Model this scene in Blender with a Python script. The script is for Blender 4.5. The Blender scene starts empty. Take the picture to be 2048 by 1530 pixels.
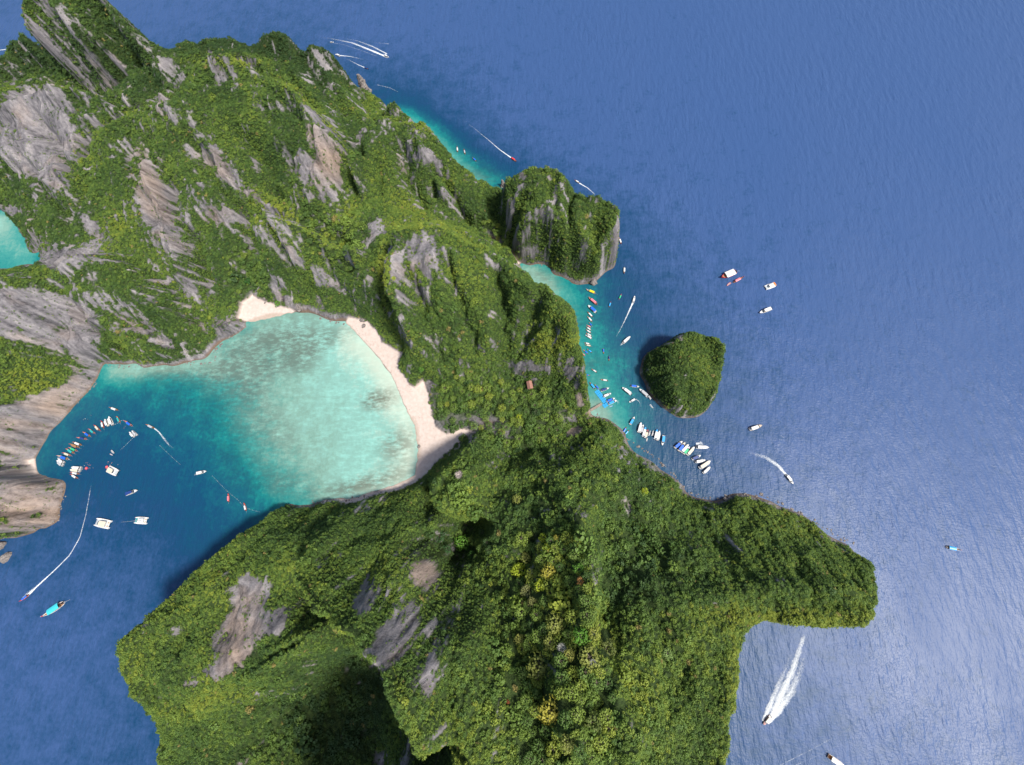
import bpy, math, random
import numpy as np
from mathutils import Matrix, Vector

random.seed(7)
rng = np.random.default_rng(11)
S = bpy.context.scene
COL = S.collection

# ------------------------------------------------------------------ camera
CAM_H = 470.0                       # metres above the sea
FOC, PCX, PCY = 760.0, 1024.0, 765.0     # focal length and centre in photograph pixels
NADX, NADY = 1100.0, 960.0               # where the plumb line below the drone meets the picture
_n = np.array([NADX - PCX, -(NADY - PCY), -FOC]); _n /= np.linalg.norm(_n)
_z = -_n
_x = np.array([1.0, 0, 0]); _x -= _z * _x.dot(_z); _x /= np.linalg.norm(_x)
_y = np.cross(_z, _x)
ROT = np.array([_x, _y, _z])             # world = ROT @ camera
cam_d = bpy.data.cameras.new('camera')
cam = bpy.data.objects.new('camera', cam_d); COL.objects.link(cam)
cam_d.sensor_width = 36.0
cam_d.lens = 36.0 * FOC / 2048.0
cam_d.clip_start, cam_d.clip_end = 1.0, 120000.0
cam.matrix_world = Matrix.Translation((0, 0, CAM_H)) @ Matrix(ROT.tolist()).to_4x4()
S.camera = cam

# ------------------------------------------------------------------ light
SUN_AZ = np.array([0.90, -0.43]); SUN_AZ /= np.linalg.norm(SUN_AZ)
SUN_EL = math.radians(55)
world = bpy.data.worlds.new('World'); S.world = world; world.use_nodes = True
wn = world.node_tree; bg = wn.nodes['Background']
sky = wn.nodes.new('ShaderNodeTexSky'); sky.sky_type = 'NISHITA'; sky.sun_disc = False
sky.sun_elevation = SUN_EL; sky.sun_rotation = math.atan2(SUN_AZ[0], SUN_AZ[1])
sky.air_density = 1.0; sky.dust_density = 2.5; sky.ozone_density = 1.0
wn.links.new(sky.outputs[0], bg.inputs[0]); bg.inputs[1].default_value = 0.12
sun_d = bpy.data.lights.new('sun', 'SUN'); sun_d.energy = 4.4; sun_d.angle = math.radians(8.0)
sun_d.color = (1.0, 0.95, 0.87)
sun = bpy.data.objects.new('sun', sun_d); COL.objects.link(sun)
sdir = Vector((SUN_AZ[0] * math.cos(SUN_EL), SUN_AZ[1] * math.cos(SUN_EL), math.sin(SUN_EL)))
sun.rotation_euler = sdir.to_track_quat('Z', 'Y').to_euler()
sun.location = sdir * 900
S.view_settings.view_transform = 'Standard'
try: S.view_settings.look = 'None'
except Exception: pass
S.view_settings.exposure = 0.36; S.view_settings.gamma = 1.0
S.view_settings.use_curve_mapping = False
S.cycles.use_denoising = True
S.cycles.max_bounces = 5; S.cycles.diffuse_bounces = 1; S.cycles.glossy_bounces = 2
S.cycles.transparent_max_bounces = 12

# ------------------------------------------------------------------ survey helpers
def unp(px, py, h=0.0):
    """photograph pixel -> ground position of a point h metres above the sea"""
    px = np.asarray(px, float); py = np.asarray(py, float); h = np.asarray(h, float)
    d = np.stack([(px - PCX) / FOC, -(py - PCY) / FOC, -np.ones_like(px)], -1) @ ROT.T
    t = (CAM_H - h) / -d[..., 2]
    return d[..., 0] * t, d[..., 1] * t
def proj(x, y, z):
    c = np.stack([x, y, z - CAM_H], -1) @ ROT
    return PCX + FOC * c[..., 0] / -c[..., 2], PCY - FOC * c[..., 1] / -c[..., 2]

_T = rng.random((64, 64, 64)).astype(np.float32)
def vnoise3(x, y, z):
    xi = np.floor(x).astype(int); yi = np.floor(y).astype(int); zi = np.floor(z).astype(int)
    fx = x - xi; fy = y - yi; fz = z - zi
    fx = fx * fx * (3 - 2 * fx); fy = fy * fy * (3 - 2 * fy); fz = fz * fz * (3 - 2 * fz)
    r = 0
    for a in (0, 1):
        for b in (0, 1):
            for c in (0, 1):
                r = r + _T[(xi + a) % 64, (yi + b) % 64, (zi + c) % 64] * (fx if a else 1 - fx) * (fy if b else 1 - fy) * (fz if c else 1 - fz)
    return r * 2 - 1
def fbm(x, y, z, wl, octs=3, gain=0.5):
    r, a = 0, 1.0
    for k in range(octs):
        r = r + a * vnoise3(x / wl + 7.3 * k, y / wl + 3.1 * k, z / wl + 11.7 * k); wl *= 0.5; a *= gain
    return r
def sstep(a, b, x):
    t = np.clip((x - a) / (b - a), 0, 1); return t * t * (3 - 2 * t)

def in_poly(poly, X, Y):
    inside = np.zeros(X.shape, bool)
    n = len(poly)
    for i in range(n):
        x1, y1 = poly[i]; x2, y2 = poly[(i + 1) % n]
        c = ((y1 > Y) != (y2 > Y))
        if y1 != y2:
            inside ^= c & (X < (x2 - x1) * (Y - y1) / (y2 - y1) + x1)
    return inside
def blur(a, s):
    k = int(3 * s) + 1
    w = np.exp(-0.5 * (np.arange(-k, k + 1) / s) ** 2); w /= w.sum()
    for ax in (0, 1):
        p = np.pad(a, [(k, k) if i == ax else (0, 0) for i in (0, 1)], mode='edge')
        a = sum(w[i] * (p[i:i + a.shape[0], :] if ax == 0 else p[:, i:i + a.shape[1]]) for i in range(2 * k + 1))
    return a
def solve(x0, x1, y0, y1, res, lines, fixed=None):
    """membrane through survey lines [(x,y,v),...]; fixed(X,Y,V,M) can pin more cells"""
    prev = None
    for lev in (16, 8, 4, 2, 1):
        r = res * lev
        nx = int((x1 - x0) / r) + 1; ny = int((y1 - y0) / r) + 1
        X = x0 + r * np.arange(nx); Y = y0 + r * np.arange(ny)
        XX, YY = np.meshgrid(X, Y)
        V = np.zeros((ny, nx)); W = np.zeros((ny, nx))
        for L in lines:
            L = np.asarray(L, float)
            if len(L) > 1:
                seg = np.hypot(*(np.diff(L[:, :2], axis=0).T)); t = np.concatenate([[0], np.cumsum(seg)])
                q = np.arange(0, t[-1] + 0.01, r * 0.7)
                P = np.stack([np.interp(q, t, L[:, k]) for k in range(3)], -1)
            else: P = L
            i = np.round((P[:, 0] - x0) / r).astype(int); j = np.round((P[:, 1] - y0) / r).astype(int)
            ok = (i >= 0) & (i < nx) & (j >= 0) & (j < ny)
            np.add.at(V, (j[ok], i[ok]), P[ok, 2]); np.add.at(W, (j[ok], i[ok]), 1)
        M = W > 0
        V[M] /= W[M]
        if fixed: fixed(XX, YY, V, M)
        if prev is None: U = np.where(M, V, V[M].mean())
        else:
            pj = np.clip(np.round(np.arange(ny) / 2).astype(int), 0, prev.shape[0] - 1)
            pi = np.clip(np.round(np.arange(nx) / 2).astype(int), 0, prev.shape[1] - 1)
            U = np.where(M, V, prev[np.ix_(pj, pi)])
        for it in range(260 if lev > 1 else 90):
            P = np.pad(U, 1, mode='edge')
            U = np.where(M, V, 0.25 * (P[:-2, 1:-1] + P[2:, 1:-1] + P[1:-1, :-2] + P[1:-1, 2:]))
        prev = U
    return X, Y, U
def bil(X, Y, U, x, y):
    r = X[1] - X[0]
    fi = np.clip((x - X[0]) / r, 0, len(X) - 1.001); fj = np.clip((y - Y[0]) / r, 0, len(Y) - 1.001)
    i = fi.astype(int); j = fj.astype(int); a = fi - i; b = fj - j
    return (U[j, i] * (1 - a) + U[j, i + 1] * a) * (1 - b) + (U[j + 1, i] * (1 - a) + U[j + 1, i + 1] * a) * b

# ------------------------------------------------------------------ the island survey
# (pixel x, pixel y, height); height 0 = coast, heights > 0 = cliff rims whose foot lies a little farther out
COAST = [(840,957,0),(760,988,0),(690,1003,0),(625,1005,0),(560,1018,20),(490,1063,40),(430,1113,50),(370,1168,60),
 (300,1233,75),(258,1278,80),(245,1340,80),(270,1382,75),(310,1422,55),(330,1442,40),(318,1530,40),(310,1650,40),
 (300,2100,40),(1430,2100,110),(1440,1600,115),(1447,1530,112),(1462,1450,110),(1474,1380,105),(1478,1320,97),(1480,1295,95),(1486,1275,92),(1497,1259,89),
 (1512,1246,87),(1530,1240,85),(1562,1243,82),(1600,1248,80),(1660,1250,74),(1695,1244,68),(1720,1232,62),(1738,1214,57),(1747,1190,50),(1746,1162,40),(1734,1126,24),
 (1712,1090,0),(1640,1050,0),(1590,1020,0),(1525,990,0),(1480,990,0),(1430,1000,0),(1375,983,0),(1345,950,0),(1310,915,0),
 (1260,880,0),(1225,850,0),(1195,832,0),(1180,822,0),(1176,800,22),(1170,760,48),(1162,700,68),(1152,640,80),(1132,598,86),
 (1090,573,88),(1050,560,0),(1040,540,0),(1030,522,0),(1015,500,0),(1040,522,0),(1070,524,0),(1100,530,0),(1130,558,0),(1165,564,0),(1195,558,0),
 (1207,540,10),(1222,520,30),(1235,490,50),(1242,455,60),(1238,430,66),(1222,410,74),(1200,396,80),(1178,392,82),(1160,394,82),(1148,385,86),(1143,366,92),(1130,348,96),(1112,338,98),(1085,333,100),
 (1050,334,98),(1022,350,90),(1005,370,80),(1000,378,25),(975,372,25),(945,352,40),(905,318,58),(882,283,68),(852,250,78),(805,243,50),(787,237,2),
 (760,204,12),(735,184,22),(705,163,38),(674,124,60),(653,100,75),(635,91,82),(618,112,75),(571,73,90),(540,69,93),
 (505,93,85),(455,80,88),(433,79,88),(400,90,85),(375,93,85),(350,113,95),(310,88,115),(270,53,135),(225,12,150),
 (200,-15,157),(120,-40,162),(60,-5,155),(46,22,150),(58,62,135),(80,92,115),(97,112,100),(92,100,92),(60,82,98),(28,98,93),
 (20,110,90),(-20,130,95),(-150,140,95),(-300,300,90),(-300,700,90),(-300,1000,60),(-60,1090,0),(0,1078,0),(60,1060,0),
 (118,1040,0),(125,1000,0),(131,966,0),(72,962,0),(73,918,0),(100,860,0),(150,810,0),(190,770,0),(203,727,0),
 (250,735,0),(340,727,0),(430,727,0),(428,705,0),(450,682,0),(492,652,0),(490,640,0),(530,628,0),(590,622,0),(640,634,0),(690,650,0),
 (715,672,0),(745,702,0),(780,747,0),(805,800,0),(825,850,0),(833,900,0),(829,955,0)]
LAGOON = [(-300,380),(-60,395),(0,410),(20,425),(30,450),(50,485),(75,508),(98,524),(60,522),(0,534),(-300,560)]
ISLET = [(1278,745,0),(1285,722,8),(1305,702,16),(1335,686,25),(1362,668,33),(1385,665,36),(1412,675,38),(1436,680,38),(1447,695,37),(1446,725,34),(1438,760,29),
 (1432,790,20),(1415,815,10),(1390,836,3),(1350,838,0),(1318,800,0),(1300,785,0)]
LINES = [
 # south massif: knoll behind the beach, hollow, ridges
 [(960,868,30),(930,900,60),(890,940,75),(860,975,85),(855,1010,85),(880,1035,85),(930,1042,80),(975,1030,75)],
 [(930,960,92),(910,1000,92)],
 [(905,890,3),(870,925,3),(845,955,3)],
 [(880,1062,8),(920,1085,6),(905,1110,12),(950,1095,18)],
 [(862,1040,70),(852,1075,72),(845,1110,85)],
 [(740,1000,18),(685,1028,50),(615,1087,90),(585,1150,110),(610,1190,125),(645,1240,140),(700,1275,150),(745,1325,158),(785,1390,162),(815,1460,165),(832,1530,165)],
 [(650,1022,30),(590,1078,62),(556,1130,82)],
 [(800,1290,150),(790,1200,128),(850,1140,100),(800,1080,85),(760,1040,60)],
 [(265,1335,88),(340,1380,92),(430,1370,97),(520,1335,102),(590,1290,108),(640,1245,125)],
 [(330,1240,88),(420,1180,82),(500,1110,66),(570,1050,40)],
 [(480,1250,88),(500,1180,80)],
 [(700,1310,8),(740,1345,6),(690,1400,10),(740,1450,8),(790,1540,8),(780,1800,8)],
 [(600,1400,22),(540,1460,28),(480,1530,40)],
 [(640,1500,14),(600,1570,20)],
 [(380,1450,62),(400,1530,55)],
 [(930,1120,48),(960,1170,72),(1000,1230,92),(1030,1320,110),(1050,1420,125),(1060,1560,135)],
 [(1060,920,45),(1100,955,82),(1130,1000,105),(1170,1030,115),(1195,1100,127),(1206,1180,138),(1207,1260,146),(1190,1330,150),(1180,1420,155),(1180,1560,160)],
 [(1100,1080,118),(1070,1170,112),(1090,1260,126)],
 [(900,1300,140),(920,1420,148),(940,1540,150)],
 [(1215,1040,74),(1235,1110,80),(1245,1190,90)],
 [(1240,1000,72),(1300,1060,70),(1330,1000,42),(1290,930,22)],
 [(1250,1230,115),(1320,1160,98),(1420,1195,104),(1500,1188,102),(1600,1188,96),(1700,1180,80),(1740,1190,62)],
 [(1350,1010,28),(1420,1050,42),(1520,1050,38),(1620,1090,42),(1700,1120,38)],
 [(1300,1320,128),(1340,1440,132),(1330,1560,135)],
 [(1420,1300,112),(1410,1400,118),(1400,1540,120)],
 [(990,900,28),(1030,912,14),(1060,900,10)],
 [(980,960,62),(1040,970,66)],
 [(1168,850,14),(1200,868,42),(1212,905,48),(1240,930,42)],
 [(1130,880,14),(1150,900,30)],
 # valley floor behind the beach
 [(880,860,4),(930,858,5),(1000,870,6),(1060,880,8),(1120,860,7),(1160,840,4)],
 [(860,760,4),(900,800,7),(960,800,8),(1040,800,9),(1100,820,8),(1150,830,5)],
 # central dome
 [(775,470,115),(800,450,122),(840,443,128),(890,458,122),(950,495,110),(1010,523,95),(1050,548,90),(1090,578,90),(1128,602,88),(1148,642,82),(1157,702,70),(1165,762,50),(1171,800,24)],
 [(765,500,115),(762,540,110),(768,580,102),(795,645,82),(830,700,56),(868,738,32)],
 [(850,500,126),(880,600,94),(900,690,54),(908,745,26)],
 [(940,560,102),(990,640,70),(1000,720,34)],
 [(1110,650,86),(1118,700,74),(1060,690,62)],[(1010,690,40),(1060,732,42),(1110,745,40)],[(1010,730,16),(1065,765,12),(1110,775,16)],
 [(1140,770,38),(1150,800,22)],
 # gully west of the dome and the buttresses
 [(738,470,62),(740,560,46),(768,645,20),(812,708,6)],
 [(512,402,98),(560,425,96),(620,460,88),(700,512,74),(752,590,44)],
 [(506,430,90),(510,480,70),(528,545,40),(545,575,18),(580,606,8)],
 [(598,612,3),(640,628,3),(695,632,4),(740,640,8),(775,680,5)],
 [(600,425,56),(660,480,46),(715,550,36)],
 [(502,588,3),(505,545,14),(482,480,38),(462,400,68)],
 [(618,240,122),(640,234,126),(668,268,120),(690,310,106),(702,362,82)],
 [(604,265,116),(586,330,98),(578,380,78),(580,405,66)],
 [(560,330,84),(556,395,72)],
 [(615,415,62),(660,430,58),(695,415,56)],
 [(720,395,52),(716,340,52),(700,296,56),(680,250,64),(630,190,72),(580,140,84)],
 # north ridge
 [(712,290,78),(722,262,84),(745,236,90),(800,246,84),(850,254,80),(880,287,70),(903,322,60),(943,355,42),(975,374,27),(1000,378,27)],
 [(752,440,64),(760,460,66),(735,380,60),(750,330,68)],
 [(800,410,48),(870,420,38),(940,455,20),(1000,490,7)],
 [(1005,470,10),(1000,410,22)],
 # north-east headland
 [(1012,400,72),(1050,340,98),(1110,345,97),(1143,378,90),(1160,398,80),(1190,400,80),(1236,436,66),(1233,488,48)],
 [(1030,480,45),(1060,440,72),(1110,440,76),(1160,480,62),(1200,500,45)],
 # main massif
 [(178,275,104),(192,256,108),(230,238,112),(290,208,120),(330,187,130),(345,152,138),(380,132,142),(430,117,145),(480,117,145),(540,147,140),(580,177,135),(612,215,128)],
 [(250,360,84),(350,300,104),(450,240,120),(540,250,112)],
 [(200,470,52),(300,450,62),(400,400,80),(450,330,98)],
 [(420,520,40),(430,570,22)],
 [(330,540,34),(300,500,46)],
 [(140,440,62),(180,380,76)],
 # green gully between the two western walls
 [(215,490,56),(270,520,44),(350,580,24),(430,632,8)],
 [(75,562,80),(110,532,84),(160,504,86),(215,520,72)],
 [(150,590,72),(220,570,70),(290,580,58),(350,620,34)],
 [(150,660,42),(250,680,30),(350,690,20)],
 [(440,655,14),(478,643,10),(420,700,10)],
 [(-150,560,120),(0,547,106),(50,562,92),(78,582,80)],
 [(-100,700,92),(0,700,74),(60,720,52),(140,720,26)],
 [(-150,830,80),(0,820,54),(60,830,28)],
 [(-150,900,62),(0,905,26),(40,900,14)],
 [(-20,928,6),(20,928,3),(18,968,3),(-20,966,8)],
 [(-150,955,75),(0,972,42),(60,976,24),(120,968,4)],
 [(-150,1070,75),(0,1066,38),(60,1050,20),(108,1040,4)],
 # lagoon walls and the hills beyond
 [(24,422,28),(52,470,26),(100,520,16)],[(-100,548,24),(0,545,12),(70,535,10),(110,525,20)],
 [(60,400,50),(100,450,46),(150,480,52)],
 [(-100,380,46),(0,378,44),(30,388,44)],
 [(-150,210,105),(0,205,110),(30,190,114),(100,167,118),(160,178,113),(205,198,104),(260,240,88)],
 [(-100,300,80),(20,310,82),(100,320,80),(170,340,78)],
 [(0,255,74),(20,265,74)],
 [(20,350,60),(70,360,64)],
 [(-20,140,92),(20,118,92),(35,100,98),(60,87,101),(85,100,94),(105,125,82)],
 [(10,165,78),(90,145,72),(150,165,66),(230,195,62),(300,170,62),(335,140,64),(350,125,78)],
 [(50,24,151),(62,2,156),(120,-30,162),(200,-8,158),(228,18,150),(270,58,135),(310,93,115),(350,118,95)],
 [(50,30,150),(62,66,134),(82,96,114),(110,130,86)],
 [(120,60,140),(200,80,128),(260,120,100)],
 # far ridge
 [(378,97,88),(400,93,88),(433,82,91),(455,83,91),(503,97,86),(540,73,96),(571,78,93),(620,114,78),(636,95,84),(652,104,77),(672,128,60),(703,168,36),(733,190,20),(758,212,9)],
 [(700,220,46),(730,250,52),(770,236,24)],[(640,150,68),(680,200,56)],
]
def rim_out(P):
    out = []
    for (a, b, h) in P:
        x, y = map(float, unp(a, b, h))
        if h > 0:
            r = math.hypot(x, y); o = 4 + 0.10 * h
            x += x / r * o; y += y / r * o
        out.append((x, y))
    return out
coast_w = rim_out(COAST); islet_w = rim_out(ISLET)
lagoon_w = [tuple(map(float, unp(a, b))) for a, b in LAGOON]
lines_w = []
for L in LINES:
    L = np.array(L, float); x, y = unp(L[:, 0], L[:, 1], L[:, 2]); lines_w.append(np.stack([x, y, L[:, 2]], -1))
def rim_lines(P):
    run = []
    for (a, b, h) in P + [(0, 0, 0)]:
        if h > 0: run.append((a, b, h))
        else:
            if len(run) > 1:
                R_ = np.array(run, float); x, y = unp(R_[:, 0], R_[:, 1], R_[:, 2]); yield np.stack([x, y, R_[:, 2]], -1)
            run = []
lines_w += list(rim_lines(COAST))
lines_w.append(np.array([(-100, -243, 182), (-99, -262, 228), (-98, -282, 280), (-97, -340, 300), (-105, -430, 280)], float))   # unseen southern ridge, raised this high to throw shade into the gorge
# feet of steep drops that lie just behind a rim: (rim, metres outward, height of the foot)
DROPS = [
 ([(610,1190,125),(645,1240,140),(700,1275,150),(745,1325,158),(785,1390,162),(815,1460,165),(832,1530,165),(840,1600,170)], 26, 14),
 ([(860,985,85),(857,1010,85),(880,1035,85),(930,1042,80),(972,1032,75)], 8, 14),
 ([(1175,1035,116),(1187,1070,122),(1200,1130,132),(1206,1180,138),(1207,1260,146)], 10, 88),
 ([(765,500,115),(762,540,110),(768,580,102),(795,645,82),(825,695,58)], 14, 42),
 ([(586,330,98),(578,380,78)], 12, 66),
 ([(512,402,98),(560,425,96),(620,460,88),(690,505,75)], 15, 48),
 ([(506,430,90),(510,480,70),(528,545,40)], 12, 26),
 ([(668,268,120),(690,310,106),(700,350,86)], 14, 52),
 ([(178,275,104),(192,256,108),(230,238,112),(290,208,120),(330,187,130)], 30, 58),
 ([(0,205,110),(30,190,114),(100,167,118),(160,178,113)], 30, 62),
 ([(75,562,80),(110,532,84),(160,504,86)], 16, 34),
 ([(712,290,78),(722,262,84),(740,240,88)], 12, 46),
 ([(345,152,138),(380,132,142),(430,117,145),(480,117,145),(540,147,140),(580,177,135)], 34, 45),
]
for P, o, hf in DROPS:
    P = np.array(P, float); x, y = unp(P[:, 0], P[:, 1], P[:, 2]); r = np.hypot(x, y)
    lines_w.append(np.stack([x + x / r * o, y + y / r * o, x * 0 + hf], -1))
GX0, GX1, GY0, GY1 = -1000.0, 420.0, -470.0, 900.0
def pin_sea(XX, YY, V, M):
    land = in_poly(coast_w, XX, YY) & ~in_poly(lagoon_w, XX, YY)
    sea = ~land; V[sea] = -3.0; M |= sea
TX, TY, TU = solve(GX0, GX1, GY0, GY1, 3.0, lines_w, pin_sea)
TU = blur(TU, 1.1)
# ------------------------------------------------------------------ fine terrain
RES = 1.35
def seg_dist(P, XX, YY):
    d = np.full(XX.shape, 1e9)
    for (x1, y1), (x2, y2) in zip(P[:-1], P[1:]):
        L = (x2 - x1) ** 2 + (y2 - y1) ** 2
        t = np.clip(((XX - x1) * (x2 - x1) + (YY - y1) * (y2 - y1)) / L, 0, 1)
        d = np.minimum(d, np.hypot(XX - x1 - t * (x2 - x1), YY - y1 - t * (y2 - y1)))
    return d
def hit_on(X, Y, Z, px, py):
    hs = np.arange(175.0, -0.01, -0.5); x, y = unp(np.full(hs.shape, float(px)), np.full(hs.shape, float(py)), hs)
    z = bil(X, Y, Z, x, y); k = np.nonzero(z >= hs)[0]
    k = k[0] if len(k) else len(hs) - 1
    return float(x[k]), float(y[k]), float(z[k])
# gullies (negative) and rock ribs (positive) on the walls: (depth, half width, [pixels])
CARVE = [(5,9,[(1130,1000),(1170,1030),(1195,1100),(1205,1180),(1206,1260)]),(5,10,[(1420,1195),(1500,1188),(1600,1188),(1700,1180)]),(5,9,[(640,1235),(700,1270),(745,1320),(785,1385),(815,1455)]),(7,11,[(192,262),(230,243),(290,212),(330,192),(345,158),(380,138),(430,122),(480,122),(540,152),(580,182),(612,218)]),(5,8,[(512,406),(560,430),(620,465),(700,516)]),(5,8,[(640,240),(668,272),(690,314),(700,360)]),(6,9,[(0,210),(30,195),(100,172),(160,183),(205,203)]),(5,8,[(75,566),(110,536),(160,508)]),
 (-13,9,[(288,300),(318,350),(345,410),(372,475),(418,560)]),(-12,9,[(372,275),(404,328),(440,385),(482,440),(502,470)]),(-10,8,[(470,270),(520,330),(555,390)]),
 (-12,10,[(182,300),(160,360),(135,425),(120,440)]),(-9,8,[(240,300),(262,360),(290,430)]),(9,8,[(292,310),(300,360),(345,470),(380,560)]),(8,9,[(400,280),(430,330),(460,420)]),
 (-10,8,[(250,640),(330,680),(390,715)]),(-9,7,[(120,600),(180,650),(240,700)]),(-10,8,[(300,590),(380,640),(425,680)]),(8,7,[(420,640),(455,660),(480,650)]),
 (-10,8,[(560,500),(600,560),(640,610)]),(-9,7,[(640,520),(690,590),(720,640)]),(8,6,[(545,430),(590,520),(600,590)]),(-9,7,[(800,300),(820,360),(840,410)]),(-9,7,[(890,350),(910,390),(930,430)]),
 (-9,7,[(870,330),(860,380)]),(7,6,[(840,270),(860,330),(880,390)]),(-11,8,[(1143,390),(1140,450),(1148,540)]),
 (-10,9,[(985,540),(1000,600),(1015,680)]),(-8,7,[(900,520),(930,600),(950,680)]),(-9,7,[(1080,600),(1060,650),(1040,700)]),(-8,6,[(820,560),(850,640),(880,700)]),
 (-10,10,[(110,40),(180,110),(230,170)]),(-9,9,[(200,30),(260,100),(310,150)]),(-9,8,[(60,230),(110,300),(150,340)]),(-9,8,[(20,300),(80,370),(120,420)]),
 (-8,8,[(590,100),(640,160),(690,220)]),(-8,8,[(660,130),(710,190),(745,240)]),(-7,8,[(740,1120),(700,1180),(660,1220)]),(-8,9,[(470,1120),(450,1200),(430,1290)]),(-8,8,[(390,1200),(350,1290),(330,1350)]),
 (-9,9,[(1260,1010),(1290,1080),(1330,1150)]),(-8,9,[(1290,1200),(1330,1300),(1360,1400)]),(-8,8,[(1450,1080),(1470,1150),(1500,1190)]),(-7,8,[(1580,1080),(1600,1140),(1620,1190)]),(-8,9,[(1090,1330),(1100,1420),(1110,1520)]),(-8,9,[(880,1210),(900,1300),(890,1420)]),(-8,8,[(1060,990),(1080,1080),(1040,1150)]),(8,9,[(1205,1290),(1230,1380),(1260,1500)])]
TXX, TYY = np.meshgrid(TX, TY); _dz = np.zeros(TU.shape)
for dp, hw, pl in CARVE:
    P = [hit_on(TX, TY, TU, a, b)[:2] for a, b in pl]
    d = seg_dist(P, TXX + 4 * vnoise3(TXX / 14, TYY / 14, TXX * 0), TYY + 4 * vnoise3(TXX / 14, TYY / 14, TXX * 0 + 9))
    k_ = 2.2 if pl[0][1] < 640 and pl[0][0] < 1000 else 1.7
    _dz += dp * k_ * np.exp(-np.abs(d / (hw * (1.15 if dp < 0 else 1.0))) ** 1.5)
TU = np.where(TU > 3, np.maximum(TU + _dz * sstep(3, 24, TU), np.minimum(TU, 4.0)), TU)

def flutes(X, Y, XX, YY, Z, steps=7):
    """noise smeared along the fall line"""
    gy, gx = np.gradient(blur(Z, 3.5), RES); g = np.hypot(gx, gy) + 1e-6
    ux, uy = gx / g, gy / g
    base = 1.2 * vnoise3(XX / 2.3, YY / 2.3, XX * 0 + 0.5) + 0.7 * vnoise3(XX / 4.6, YY / 4.6, XX * 0 + 4.5) + 0.4 * vnoise3(XX / 11, YY / 11, XX * 0 + 7.5)
    acc = base.copy()
    for sgn in (1, -1):
        x, y = XX.copy(), YY.copy()
        for k in range(steps):
            i = np.clip(((x - X[0]) / RES).round().astype(int), 0, len(X) - 1); j = np.clip(((y - Y[0]) / RES).round().astype(int), 0, len(Y) - 1)
            x += sgn * ux[j, i] * RES * 1.05; y += sgn * uy[j, i] * RES * 1.05
            i = np.clip(((x - X[0]) / RES).round().astype(int), 0, len(X) - 1); j = np.clip(((y - Y[0]) / RES).round().astype(int), 0, len(Y) - 1)
            acc += base[j, i]
    return acc / acc.std()
def fine_grid(x0, x1, y0, y1, base, k=1.0):
    X = np.arange(x0, x1, RES); Y = np.arange(y0, y1, RES)
    XX, YY = np.meshgrid(X, Y)
    wx = XX + k * 5 * fbm(XX, YY, XX * 0 + 3.3, 30, 2); wy = YY + k * 5 * fbm(XX, YY, XX * 0 + 9.1, 30, 2)
    Z = base(wx, wy)
    g = np.hypot(*np.gradient(blur(Z, 2.0), RES))
    amp = sstep(2, 22, Z)
    b0 = np.abs(fbm(wx, wy, XX * 0 + 2.2, 80, 2, 0.4)); b1 = np.abs(fbm(wx, wy, XX * 0 + 5.5, 34, 3, 0.5)); b2 = 1 - np.abs(fbm(XX, YY, XX * 0 + 1.5, 9, 2, 0.5))
    Z = Z + k * amp * (22.0 * (b0 - b0.mean()) * np.clip(g, 0.2, 1.1) + 6.0 * (b1 - b1.mean()) * (0.3 + 0.7 * np.clip(g, 0, 1.4)) + 2.6 * (b2 - b2.mean()) * np.clip(g, 0.15, 1.3))
    FL = flutes(X, Y, XX, YY, Z)
    Z = Z + amp * 1.35 * FL * np.clip(g, 0.1, 1.5)
    return X, Y, XX, YY, Z, FL
def tie(X, Y, XX, YY, Z, lines, sig=9.0):
    """pull the roughened surface back to the surveyed heights along the survey lines"""
    r = 3.0; cx = np.arange(X[0], X[-1] + r, r); cy = np.arange(Y[0], Y[-1] + r, r); A = np.zeros((len(cy), len(cx))); W = np.zeros_like(A)
    h = int(2.4 * sig / r); o_ = np.arange(-h, h + 1); ker = np.exp(-(o_[:, None] ** 2 + o_[None, :] ** 2) * r * r / (2 * sig * sig))
    Zs = blur(Z, 2.0)
    for L in lines:
        L = np.asarray(L, float)
        if len(L) < 2: continue
        t = np.concatenate([[0], np.cumsum(np.hypot(*np.diff(L[:, :2], axis=0).T))]); q = np.arange(0, t[-1], 6.0)
        P = np.stack([np.interp(q, t, L[:, k]) for k in range(3)], -1); d = P[:, 2] * 0.965 - 1.0 - bil(X, Y, Zs, P[:, 0], P[:, 1])
        for (x, y, _), e in zip(P, d):
            i = int(round((x - cx[0]) / r)); j = int(round((y - cy[0]) / r))
            if i < h or j < h or i >= len(cx) - h or j >= len(cy) - h: continue
            A[j - h:j + h + 1, i - h:i + h + 1] += ker * e; W[j - h:j + h + 1, i - h:i + h + 1] += ker
    C = A / np.maximum(W, 1.0)
    return Z + bil(cx, cy, C, XX, YY) * sstep(1, 12, Z)
FX, FY, FXX, FYY, FZ, FFL = fine_grid(GX0, GX1, GY0, GY1, lambda x, y: bil(TX, TY, TU, x, y))
FZ = tie(FX, FY, FXX, FYY, FZ, lines_w)
FPX, FPY = proj(FXX, FYY, np.maximum(FZ, 0))
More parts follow.
